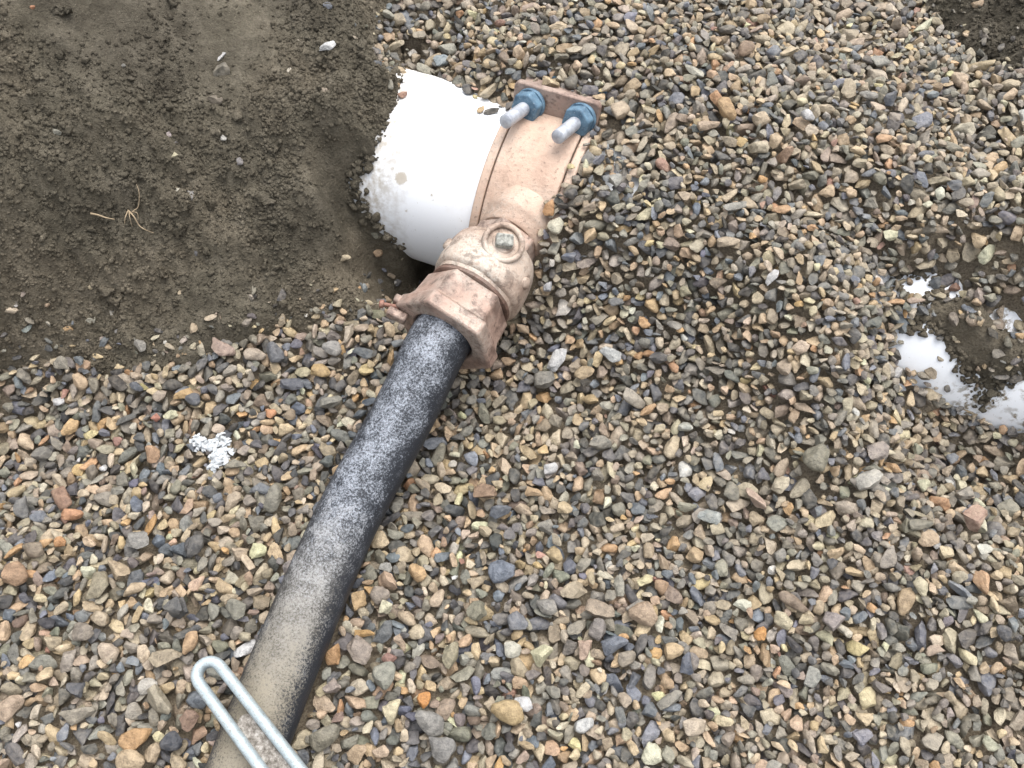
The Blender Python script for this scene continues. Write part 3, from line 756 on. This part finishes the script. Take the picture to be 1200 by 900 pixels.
# bed sheet under the stones
bst = 3
bi = np.arange(0, NY - 1, bst); bj = np.arange(0, NX - 1, bst)
BX, BY = np.meshgrid(gx[bj], gy[bi]); BZ = T[np.ix_(bi, bj)] - .012 + .004 * fbm(BX, BY, .02, 2, 91)
bm_ok = GRAV[np.ix_(bi, bj)] > .25
q = np.arange(BX.size).reshape(BX.shape)
Fq = np.stack([q[:-1, :-1], q[:-1, 1:], q[1:, 1:], q[1:, :-1]], -1).reshape(-1, 4)
okf = bm_ok.ravel()[Fq].all(1)
Fq = Fq[okf]; used = np.unique(Fq); remap = np.zeros(BX.size, int); remap[used] = np.arange(len(used))
me = raw_mesh('gravel_bed', np.stack([BX, BY, BZ], -1).reshape(-1, 3)[used], remap[Fq]); me.materials.append(M_GRIT)
bed = link(bpy.data.objects.new('gravel_bed', me))
props(bed, 'bed of mixed tan, grey and ochre pea gravel filling the trench', 'gravel', kind='structure')

def stone_mass(name, ids, parent):
    Vs, Fs, Cs, off = [], [], [], 0
    for k in (1, 2, 3):
        fk = ICO[k][1]
        for p in range(N_PROTO):
            s = ids[(lod[ids] == k) & (PRO[ids] == p)]
            if not len(s): continue
            V = PROTO[k][p][None] * AXS[s][:, None, :]
            V = np.einsum('nij,nvj->nvi', ROT[s], V) + POS[s][:, None, :]
            nv = V.shape[1]
            Fs.append((fk[None] + (off + np.arange(len(s)) * nv)[:, None, None]).reshape(-1, 3))
            Vs.append(V.reshape(-1, 3)); Cs.append(np.repeat(COL[s], nv, 0)); off += len(s) * nv
    me = raw_mesh(name, np.concatenate(Vs), np.concatenate(Fs))
    me.set_sharp_from_angle(angle=R_(38))
    at_ = me.attributes.new('stone', 'FLOAT_COLOR', 'POINT')
    cc = np.concatenate(Cs); at_.data.foreach_set('color', np.c_[cc, np.ones(len(cc))].astype(np.float32).ravel())
    me.materials.append(M_STONE_MASS)
    o = link(bpy.data.objects.new(name, me), parent); o['kind'] = 'stuff'
    return o
stone_mass('gravel', np.nonzero(keepm & ~strewn)[0], bed)
stone_mass('grit', np.nonzero(keepm & strewn)[0], soil)
PMESH = []
for p in range(N_PROTO):
    me = raw_mesh('stone', PROTO[3][p], ICO[3][1]); me.set_sharp_from_angle(angle=R_(38)); me.materials.append(M_STONE_ONE); PMESH.append(me)
def stone_obj(pos, ax, Rm, proto, col, parent):
    o = bpy.data.objects.new('stone', PMESH[proto]); link(o, parent)
    M = Matrix((Rm @ np.diag(ax)).tolist()).to_4x4(); M.translation = Vector(pos)
    o.matrix_world = M; o.color = (*[float(v) for v in col], 1)
    return o
for i in single:
    stone_obj(POS[i], AXS[i], ROT[i], PRO[i], COL[i], soil if strewn[i] else bed)

# ------------------------------------------------------------------ soil crumbs and the pale stones lying in the soil
cy_, cx_ = np.nonzero((SOILF > .6) & (PX > -120) & (PX < 1260) & (PY > -100) & (PY < 560))
def crumbs(n, lo, hi, power, sub, cells=None):
    cy_, cx_ = cells or ALLC
    a = rng.integers(0, len(cy_), n); x = GX0 + (cx_[a] + rng.random(n)) * GC; y = GY0 + (cy_[a] + rng.random(n)) * GC
    d = (lo + (hi - lo) * rng.random(n) ** power) * .5
    cl = fbm(x, y, .05, 2, 123) * .5 + fbm(x, y, .16, 2, 301) * 1.3; ok = cl > rng.normal(size=n) * .22 - .15
    x, y, d = x[ok], y[ok], d[ok]; n = len(x)
    z = soil_z(x, y) + d * .15
    ax = d[:, None] * rng.uniform(.7, 1.25, (n, 3)); pr = rng.integers(0, N_PROTO, n)
    an = rng.uniform(0, 6.28, n); Rz = np.zeros((n, 3, 3)); Rz[:, 0, 0] = np.cos(an); Rz[:, 0, 1] = -np.sin(an); Rz[:, 1, 0] = np.sin(an); Rz[:, 1, 1] = np.cos(an); Rz[:, 2, 2] = 1
    V0 = np.array(PROTO[sub])[pr] * ax[:, None, :]
    V0 = V0 + rng.normal(size=V0.shape) * (d * .10)[:, None, None]
    V = np.einsum('nij,nvj->nvi', Rz, V0) + np.stack([x, y, z], -1)[:, None, :]
    nv = V.shape[1]
    return V.reshape(-1, 3), (ICO[sub][1][None] + (np.arange(n) * nv)[:, None, None]).reshape(-1, 3)
ALLC = (cy_, cx_); FARC = np.nonzero((SOILF > .5) & (PX > 1040) & (PX < 1260) & (PY > 280) & (PY < 520)); NEARC = np.nonzero((SOILF > .6) & (PX > 300) & (PX < 480) & (PY > 90) & (PY < 370))
def edge_crumbs(line, n, jx, jy, big=.005):
    line = np.array(line, float); V_, F_, o_ = [], [], 0
    for _ in range(n):
        t = rng.random() * (len(line) - 1.001); i = int(t); q = line[i] * (1 - t + i) + line[i + 1] * (t - i) + rng.normal(size=2) * (jx, jy)
        p = cyl(q[0], q[1], MAIN_R); nr = p - M0; nr = nr - MA * (nr @ MA); nr /= np.linalg.norm(nr)
        d = rng.uniform(.0010, .0016) + big * rng.random() ** 3
        v = PROTO[2][rng.integers(0, N_PROTO)] * d * rng.uniform(.7, 1.2, 3) @ rot_zyx(rng.uniform(0, 6), rng.normal(), 0).T + rng.normal(size=(42, 3)) * d * .08 + p + nr * d * .3
        V_.append(v); F_.append(ICO[2][1] + o_); o_ += 42
    return np.concatenate(V_), np.concatenate(F_)
EDGE = [(470, 72), (462, 84), (457, 100), (448, 130), (440, 155), (430, 190), (410, 205), (418, 232), (436, 260), (468, 292)]
parts = [edge_crumbs(EDGE, 420, 5, 4), edge_crumbs([(1052, 320), (1097, 328), (1100, 348), (1075, 354), (1052, 346), (1052, 320)], 160, 5, 4, .003), edge_crumbs([(1058, 388), (1085, 382), (1106, 390), (1122, 415), (1136, 440), (1148, 472)], 130, 5, 4, .003), edge_crumbs([(1148, 476), (1172, 452), (1200, 438), (1230, 430)], 90, 5, 4, .003), edge_crumbs([(1080, 366), (1110, 372), (1140, 430), (1160, 455)], 140, 10, 7, .004), crumbs(30000, .0016, .0048, 1.8, 1), crumbs(2600, .004, .008, 2.4, 2), crumbs(2200, .0015, .006, 2, 2, FARC), crumbs(5000, .0015, .006, 2.2, 1, NEARC), crumbs(60, .006, .014, 2, 3, NEARC), crumbs(130, .008, .018, 2.4, 3)]
off = 0; Vs = []; Fs = []
for V, F_ in parts: Vs.append(V); Fs.append(F_ + off); off += len(V)
me = raw_mesh('crumbs', np.concatenate(Vs), np.concatenate(Fs)); me.materials.append(M_SOIL)
link(bpy.data.objects.new('crumbs', me), soil)['kind'] = 'stuff'

def ray_soil(px, py):
    d = ray(px, py); lo, hi = .3, 2.0
    for t in np.arange(.35, 1.6, .004):
        p = CC + d * t
        if p[2] < float(soil_z(p[0], p[1])): return p
    return CC + d
SOILST = [(258, 69, 17, 11, 20, (226, 224, 214), 2), (256, 87, 27, 20, 30, (120, 114, 100), 2), (385, 55, 22, 10, 32, (208, 208, 204), 1), (384, 8, 11, 11, 0, (96, 106, 124), 0), (174, 122, 12, 7, 60, (206, 198, 176), 1), (201, 118, 9, 12, 0, (96, 104, 122), 1),
          (199, 160, 10, 9, 0, (176, 160, 158), 1), (204, 167, 9, 8, 0, (150, 142, 136), 1), (204, 183, 12, 7, -15, (214, 200, 158), 0), (262, 162, 8, 8, 0, (196, 192, 182), 0), (208, 224, 9, 9, 0, (206, 200, 180), 1), (224, 230, 9, 11, 0, (142, 138, 134), 1),
          (281, 190, 9, 10, 0, (138, 132, 130), 0), (66, 155, 13, 9, 0, (160, 158, 142), 1), (69, 68, 6, 6, 0, (196, 186, 160), 1), (38, 9, 6, 6, 0, (190, 116, 72), 0), (228, 295, 10, 12, 0, (96, 98, 108), 1), (401, 303, 10, 19, -70, (198, 178, 142), 1),
          (382, 106, 10, 9, 0, (170, 150, 128), 1), (252, 118, 22, 12, -20, (112, 100, 84), 1), (131, 365, 9, 12, 0, (206, 196, 178), 1), (56, 378, 13, 9, -30, (200, 190, 168), 1), (78, 385, 15, 9, -20, (210, 164, 108), 2), (92, 394, 10, 14, 0, (216, 186, 156), 1), (126, 406, 14, 10, 15, (204, 168, 120), 0),
          (121, 396, 12, 12, 0, (176, 156, 146), 1), (107, 375, 12, 9, 0, (188, 182, 160), 1), (212, 343, 6, 6, 0, (202, 178, 140), 0), (220, 364, 7, 6, 0, (190, 186, 170), 0), (429, 335, 9, 9, 0, (150, 130, 104), 0), (108, 337, 8, 6, 0, (210, 190, 150), 1), (350, 50, 7, 6, 0, (190, 178, 156), 0),
          (340, 84, 8, 7, 0, (196, 184, 162), 0), (160, 447, 9, 7, 0, (140, 136, 124), 1), (143, 78, 9, 6, 0, (150, 146, 136), 1), (205, 80, 9, 6, 20, (148, 142, 126), 1), (1142, 377, 22, 16, -20, (176, 152, 126), 0), (1130, 372, 14, 11, 20, (150, 130, 104), 1)]
for (px, py, lw, sw, an, colr, kind) in SOILST:
    p = ray_soil(px, py); s = ((p - CC) @ CF) / FOC
    ax = np.array([lw, sw, min(lw, sw) * .8]) * s * .55
    Rm = rot_zyx(0, R_(20), random.gauss(0, .15)) @ rot_zyx(R_(an), 0, 0)
    stone_obj(p + np.array([0, 0, ax[2] * .25]), ax, Rm, [i for i in range(N_PROTO) if i % 3 == kind][random.randrange(12)], soft(colr), soil)
def root(pts, rad, name='root', **kw):
    P = []
    for px, py, dz in pts:
        p = ray_soil(px, py); p = p - ray(px, py) * (dz + .004); P.append(p)
    return bez(P, 6), rad
tuft = empty('root_tuft', tuple(ray_soil(150, 250)))
props(tuft, 'tuft of thin pale roots hanging from the dark soil bank', 'root')
for pts, r in (([(150, 246, .001), (157, 254, .004), (163, 264, .004), (170, 269, .003), (180, 273, .002)], .0011), ([(150, 247, .001), (147, 254, .005), (146, 262, .002)], .0010), ([(151, 247, .002), (152, 255, .006), (155, 266, .002)], .0008), ([(156, 247, .002), (162, 242, .005), (163, 226, .003), (160, 216, .002)], .0008), ([(155, 248, .002), (161, 250, .006), (162, 258, .002)], .0008)):
    P, rad = root(pts, r); bm = bmesh.new(); sweep(bm, P, np.linspace(rad * .7, rad * .3, len(P)), 6); bm_obj('strand', bm, M_ROOT, tuft, smooth=60)
P, rad = root([(106, 250, .002), (115, 252, .004), (124, 255, .004), (134, 257, .002)], .0014)
bm = bmesh.new(); sweep(bm, P, np.linspace(.0011, .0005, len(P)), 7)
props(bm_obj('root', bm, M_ROOT, None, smooth=60), 'short pale root lying flat on the soil beside the root tuft', 'root')

# ------------------------------------------------------------------ white plastic water main
FM = Frame(M0, MN, UP, MA)
bm = bmesh.new(); lathe(bm, Frame(M0, MN, UP, MA), [(-1.3, MAIN_R)] + [(t, MAIN_R) for t in np.linspace(-1.2, 1.2, 40)] + [(1.3, MAIN_R)], 128)
main = bm_obj('water_main_pipe', bm, M_PVC, None, smooth=40)
props(main, 'large white plastic water main emerging from the soil beneath the bronze saddle', 'pipe')

# ------------------------------------------------------------------ bronze service saddle
sad = empty('service_saddle', tuple(M0 + MA * S0 - UP * MAIN_R))
props(sad, 'bronze service saddle clamped round the white main with two blue nuts', 'saddle')
def cpt(s, al, r): return Vector(M0 + MA * (S0 + s) + (MN * math.cos(al) + UP * math.sin(al)) * r)
def curved_plate(bm, s0, s1, a0, a1, r0, r1, na=48, ns=2):
    g1 = []
    for i in range(na + 1):
        al = a0 + (a1 - a0) * i / na
        g1.append([[bm.verts.new(cpt(s0 + (s1 - s0) * j / ns, al, r)) for j in range(ns + 1)] for r in (r0, r1)])
    for i in range(na):
        for j in range(ns):
            for k in (0, 1): bm.faces.new((g1[i][k][j], g1[i][k][j + 1], g1[i + 1][k][j + 1], g1[i + 1][k][j]))
        for j in (0, ns): bm.faces.new((g1[i][0][j], g1[i + 1][0][j], g1[i + 1][1][j], g1[i][1][j]))
    for i in (0, na):
        for j in range(ns): bm.faces.new((g1[i][0][j], g1[i][0][j + 1], g1[i][1][j + 1], g1[i][1][j]))
LUG_A = R_(104)
SW = .047
bm = bmesh.new(); curved_plate(bm, -SW + .011, SW - .011, R_(-75), LUG_A, MAIN_R + .001, MAIN_R + .0115)
bm_obj('saddle_body', bm, M_SADDLE, sad, smooth=35, bevel=.0016)
for s in (-1, 1):
    bm = bmesh.new(); a_, b_ = sorted((s * (SW - .0095), s * SW)); curved_plate(bm, a_, b_, R_(-75), LUG_A, MAIN_R + .0008, MAIN_R + .0100)
    bm_obj('rim', bm, M_SADDLE, sad, smooth=35, bevel=.0014)
bm = bmesh.new(); curved_plate(bm, -SW + .006, SW - .006, R_(104), R_(284), MAIN_R + .0006, MAIN_R + .006)
bm_obj('strap', bm, M_LUG, sad, smooth=35)
def lug_frame(al):
    rad = MN * math.cos(al) + UP * math.sin(al); tang = MN * math.sin(al) - UP * math.cos(al)   # tang points to the front
    return Frame(M0 + MA * S0, MA, rad, tang)
lf = lug_frame(LUG_A)
bm = bmesh.new(); prism(bm, lf, [(-SW, MAIN_R - .004), (SW, MAIN_R - .004), (SW, MAIN_R + .034), (SW - .004, MAIN_R + .038), (-SW + .004, MAIN_R + .038), (-SW, MAIN_R + .034)], -.008, 0)
bm_obj('lug', bm, M_LUG, sad, smooth=35, bevel=.0015)
bm = bmesh.new(); prism(bm, lf, [(-SW + .003, MAIN_R - .004), (SW - .003, MAIN_R - .004), (SW - .003, MAIN_R + .028), (-SW + .003, MAIN_R + .028)], -.034, -.022)
bm_obj('lug', bm, M_LUG, sad, smooth=35, bevel=.0015)
for s in (-1, 1):
    fb = lf.shift(s * .0280 + .002, MAIN_R + .0185, 0)
    # the bolts lean outwards a little, as the clamp has drawn them
    zd = fb.z + lf.x * -.16 + lf.y * .10; zd /= np.linalg.norm(zd)
    fz = along(fb.o, zd, lf.y)
    bm = bmesh.new()
    pr = []
    for i in range(56):
        t = -.045 + i * (.056 + .045) / 55
        pr.append((t, .0068 + (.0004 if i % 2 else -.0002)))
    lathe(bm, fz, pr + [(.0572, .0056)], 24)
    bolt = bm_obj('bolt', bm, M_BOLT, sad, smooth=50)
    bm = bmesh.new(); lathe(bm, fz, [(.0002, .0162), (.003, .0166), (.005, .0158)], 32)
    h = [(.0164 * math.cos(math.pi / 3 * i + .35), .0164 * math.sin(math.pi / 3 * i + .35)) for i in range(6)]
    nutbm = bmesh.new(); prism(nutbm, fz, h, .004, .017)
    bm_obj('washer', bm, M_BLUE, bolt, smooth=50)
    bm_obj('nut', nutbm, M_BLUE, bolt, smooth=35, bevel=.0020, seg=3)
    hb = bmesh.new(); prism(hb, fz, h, -.046, -.036); bm_obj('bolt_head', hb, M_BLUE, bolt, smooth=35, bevel=.0015)
# outlet boss
of = along(OB, OD, MA)
bm = bmesh.new(); lathe(bm, of, [(-.034, .043), (-.014, .0425), (-.009, .040), (-.006, .0365), (.002, .0350), (.004, .033)], 64)
bm_obj('outlet_boss', bm, M_SADDLE, sad, smooth=45)

# ------------------------------------------------------------------ service valve on the outlet
val = empty('service_valve', tuple(OB + OD * .02 - UP * .05))
props(val, 'dusty bronze ball valve between the saddle and the black pipe', 'valve')
def hexpts(r, n=6, ph=0.0): return [(r * math.cos(2 * math.pi * i / n + ph), r * math.sin(2 * math.pi * i / n + ph)) for i in range(n)]
bm = bmesh.new(); prism(bm, of, hexpts(.0360, 6, .1), .0038, .026)
bm_obj('inlet', bm, M_NUT, val, smooth=35, bevel=.002)
def wob(t, a): return .0012 * math.sin(3 * a + 40 * t) + .0006 * math.sin(7 * a)
prof = [(.020, .031), (.023, .037), (.028, .0425), (.035, .0460), (.043, .0475), (.052, .0485), (.066, .0488), (.073, .0482), (.0765, .0465), (.078, .0435), (.082, .043)]
bm = bmesh.new(); lathe(bm, of, prof, 72, wob=wob)
body = bm_obj('body', bm, M_VALVE, val, smooth=40)
bm = bmesh.new(); lathe(bm, of, [(.0815, .0415), (.0825, .0440), (.0860, .0440), (.0875, .042)], 64)
bm_obj('shoulder', bm, M_SHOULDER, val, smooth=40)
# key on the side that faces up
kd = UP * .84 + MN * .30 + MA * .22; kd = kd - OD * (kd @ OD) * .55; kd /= np.linalg.norm(kd)
kf = along(OB + OD * .033, kd, OD)
bm = bmesh.new(); lathe(bm, kf, [(.030, .0225), (.0455, .0215), (.047, .0195)], 40)
kseat = bm_obj('key_seat', bm, M_VALVE, val, smooth=40)
bm = bmesh.new(); R0, r0 = .0185, .0030
ringP = [kf(R0 * math.cos(2 * math.pi * i / 48), R0 * math.sin(2 * math.pi * i / 48), .0485) for i in range(48)]
vr = []
for i in range(48):
    c_ = np.array(ringP[i]); rad = (c_ - np.array(kf(0, 0, .0485))); rad /= np.linalg.norm(rad)
    vr.append([bm.verts.new(c_ + r0 * (math.cos(2 * math.pi * j / 10) * rad + math.sin(2 * math.pi * j / 10) * kf.z)) for j in range(10)])
for i in range(48):
    for j in range(10): bm.faces.new((vr[i][j], vr[(i + 1) % 48][j], vr[(i + 1) % 48][(j + 1) % 10], vr[i][(j + 1) % 10]))
bm_obj('key_ring', bm, M_VALVE, kseat, smooth=60)
bm = bmesh.new(); lathe(bm, kf, [(.044, .0110), (.049, .0110), (.050, .0100)], 28); bm_obj('key_cap', bm, M_VALVE, kseat, smooth=40)
bm = bmesh.new(); ca, sa = math.cos(.5), math.sin(.5)
kf2 = Frame(kf.o, kf.x * ca + kf.y * sa, -kf.x * sa + kf.y * ca, kf.z)
box(bm, kf2, -.0085, .0085, -.0065, .0065, .047, .058); bm_obj('key', bm, M_KEY, kseat, smooth=30, bevel=.0018)
# small cast bosses on the body
for da, t in ((1.25, .054), (-.9, .050)):
    d2 = kd * math.cos(da) + np.cross(OD, kd) * math.sin(da)
    bm = bmesh.new(); lathe(bm, along(OB + OD * t, d2, OD), [(.040, .007), (.051, .0062), (.0525, .0045)], 16); bm_obj('boss', bm, M_VALVE, body, smooth=45)
# compression nut and its clamp collar
ph = .22
bm = bmesh.new()
def hexloft(fr, rows, n=6, phs=ph):
    rings = [[bm.verts.new(fr(x, y, t)) for x, y in hexpts(r, n, phs)] for t, r in rows]
    for A, B in zip(rings, rings[1:]):
        for i in range(n): bm.faces.new((A[i], A[(i + 1) % n], B[(i + 1) % n], B[i]))
    bm.faces.new(rings[0][::-1]); bm.faces.new(rings[-1])
hexloft(of, [(.0870, .0475), (.112, .0490), (.1215, .0530)])
nut = bm_obj('compression_nut', bm, M_NUT, val, smooth=30, bevel=.0028, seg=3)
# collar: hexagonal ring, open in the middle where the pipe enters
bm = bmesh.new()
def ring_hex(fr, t0, t1, ro, ri, n=6, seg=12, phs=ph):
    N = n * seg; outer = []
    hp = hexpts(ro, n, phs)
    for i in range(n):
        for k in range(seg):
            a = np.array(hp[i]); b = np.array(hp[(i + 1) % n]); outer.append(a + (b - a) * k / seg)
    rows = []
    inner = [(ri * math.cos(math.atan2(p[1], p[0])), ri * math.sin(math.atan2(p[1], p[0]))) for p in outer]
    A0 = [bm.verts.new(fr(x, y, t0)) for x, y in outer]; A1 = [bm.verts.new(fr(x, y, t1)) for x, y in outer]
    B1 = [bm.verts.new(fr(x, y, t1 - .0005)) for x, y in inner]; B0 = [bm.verts.new(fr(x, y, t0)) for x, y in inner]
    for i in range(N):
        j = (i + 1) % N
        bm.faces.new((A0[i], A0[j], A1[j], A1[i])); bm.faces.new((A1[i], A1[j], B1[j], B1[i])); bm.faces.new((B1[i], B1[j], B0[j], B0[i])); bm.faces.new((B0[i], B0[j], A0[j], A0[i]))
ring_hex(of, .1222, .1385, .0565, .0318)
col = bm_obj('clamp_collar', bm, M_NUT, val, smooth=30, bevel=.0022, seg=2, angle=30)
# clamp ears on the left with the copper screw
ear = along(OB + OD * .1305, -MA * .95 + UP * .25, OD)
for dz in (-.0075, .0075):
    bm = bmesh.new(); box(bm, ear, -.006, .006, dz - .0045, dz + .0045, .040, .060); bm_obj('ear', bm, M_NUT, col, smooth=35, bevel=.002)
scd = -MA * .96 + UP * .12 + MN * .22
scf = along(OB + OD * .1310 - MA * .052 + UP * .016, scd, UP)
bm = bmesh.new(); lathe(bm, scf, [(-.008, .0022), (.012, .0022), (.0121, .0042), (.0155, .0042), (.0165, .0030)], 16); bm_obj('clamp_screw', bm, M_COPPER, col, smooth=40)

# ------------------------------------------------------------------ black polyethylene service pipe
bm = bmesh.new(); PP = bez(POLY_PATH[::4], 14); sweep(bm, PP, POLY_R, 64, uv=True)
pol = bm_obj('service_pipe', bm, M_POLY, None, smooth=50)
props(pol, 'black polyethylene pipe dusted white and sandy, running from the valve over the gravel', 'pipe')

# ------------------------------------------------------------------ wrench lying across the black pipe
WZ = .0655
wa = at(234, 775, WZ); wb = at(330, 905, WZ)
wd = (wb - wa); wd[2] = 0; wd /= np.linalg.norm(wd); wd = wd + UP * -.06; wd /= np.linalg.norm(wd)
wf = along(wa, wd, UP)                    # z along the handle, x sideways, y up
wr = empty('pipe_wrench', tuple(wa + wd * .1 - UP * .01))
props(wr, 'pale blue metal wrench handle with rounded slotted end lying over the black pipe', 'wrench')
HW, RW = .0100, .0046                    # half distance between the rims, rim half width
HL = .30
path = [(HW + .004, HL)] + [(HW + .0035 * t / HL, t) for t in np.linspace(HL * .95, .014, 24)]
path += [(HW * math.cos(a), .014 - HW * math.sin(a)) for a in np.linspace(.12, math.pi - .12, 20)]
path += [(-HW - .0035 * t / HL, t) for t in np.linspace(.014, HL * .95, 24)] + [(-HW - .004, HL)]
Pw = np.array([wf(x, 0, z) for x, z in path])
se = []
for i in range(20):
    a = 2 * math.pi * i / 20; ca, sa = math.cos(a), math.sin(a)
    se.append((RW * math.copysign(abs(ca) ** .75, ca), .0068 * math.copysign(abs(sa) ** .75, sa)))
bm = bmesh.new(); sweep(bm, Pw, 1, sec=se); bm_obj('handle_rim', bm, M_PAINT, wr, smooth=60)
bm = bmesh.new(); nz, nxw = 110, 8; gv = []
for k in range(nz + 1):
    z = .058 + (HL - .060) * k / nz; row = []
    for j in range(nxw + 1):
        x = (-1 + 2 * j / nxw) * (HW + .0035 * z / HL - .001)
        zz = z + (.010 * (x / HW) ** 2 if k == 0 else 0)
        row.append((x, zz, -.0015 + .0009 * float(fbm(np.array(x * 1.0), np.array(zz), .006, 3, 5)) * 2))
    gv.append(row)
top = [[bm.verts.new(wf(x, y, z)) for x, z, y in r] for r in gv]; bot = [[bm.verts.new(wf(x, y - .0045, z)) for x, z, y in r] for r in gv]
for k in range(nz):
    for j in range(nxw):
        bm.faces.new((top[k][j], top[k][j + 1], top[k + 1][j + 1], top[k + 1][j])); bm.faces.new((bot[k][j], bot[k][j + 1], bot[k + 1][j + 1], bot[k + 1][j]))
for j in range(nxw): bm.faces.new((top[0][j], top[0][j + 1], bot[0][j + 1], bot[0][j]))
bm_obj('handle_web', bm, M_WEB, wr, smooth=60)
hf = wf.shift(0, 0, HL - .004)
bm = bmesh.new(); prism(bm, Frame(hf.o, hf.x, hf.z, hf.y), [(-.020, 0), (.020, 0), (.026, .03), (.030, .075), (.012, .085), (-.022, .082), (-.024, .03)], -.016, .016); bm_obj('head', bm, M_PAINT, wr, smooth=35, bevel=.003)
bm = bmesh.new(); prism(bm, Frame(hf.o, hf.x, hf.z, hf.y), [(-.018, -.03), (-.008, -.03), (-.008, .108), (.044, .112), (.046, .126), (-.010, .130), (-.018, .12)], .017, .026); bm_obj('hook_jaw', bm, M_BOLT, wr, smooth=35, bevel=.0015)
bm = bmesh.new(); lathe(bm, hf.shift(-.013, .021, -.012), [(-.008, .012), (-.007, .0135), (.007, .0135), (.008, .012)], 24); bm_obj('adjusting_nut', bm, M_BOLT, wr, smooth=40)

# ------------------------------------------------------------------ heap of white plastic shavings in the gravel
zz = .0
sc0 = at(246, 526, .006)
shv = empty('plastic_shavings', tuple(sc0))
props(shv, 'small heap of white plastic shavings lying among the gravel', 'shavings')
r9 = random.Random(4)
def top_h(x, y): return float(bilin(H, GX0, GY0, GC, np.array(x), np.array(y)))
bm = bmesh.new()
blobs = [(246, 520, 10), (254, 514, 8), (257, 528, 8), (240, 522, 8), (232, 520, 6), (250, 536, 7), (249, 543, 6), (262, 518, 6), (229, 514, 3), (258, 537, 5)]
for k in range(150):
    bx, by, br = blobs[r9.randrange(len(blobs))]
    p = at(bx + r9.gauss(0, br * .5), by + r9.gauss(0, br * .42), .006)
    z = top_h(p[0], p[1]) + .0005 + r9.random() * .003
    if z > .022: continue
    a = r9.uniform(0, 6.28); L = r9.uniform(.004, .013); w = r9.uniform(.0008, .0022); cu = r9.uniform(-1.2, 1.2); n = 5
    prev = None
    for i in range(n + 1):
        t = i / n - .5
        an = a + cu * t
        c_ = Vector((p[0] + L * t * math.cos(an), p[1] + L * t * math.sin(an), z + .0018 * math.sin((t + .5) * 3.1) * r9.choice((.3, 1, 1.6))))
        s_ = Vector((-math.sin(an), math.cos(an), r9.uniform(-.4, .4))) * w
        u_ = Vector((0, 0, .00035))
        ring = [bm.verts.new(c_ + s_ + u_), bm.verts.new(c_ - s_ + u_), bm.verts.new(c_ - s_ - u_), bm.verts.new(c_ + s_ - u_)]
        if prev:
            for q in range(4): bm.faces.new((prev[q], prev[(q + 1) % 4], ring[(q + 1) % 4], ring[q]))
        prev = ring
bm_obj('shaving', bm, M_SHAVING, shv)['kind'] = 'stuff'
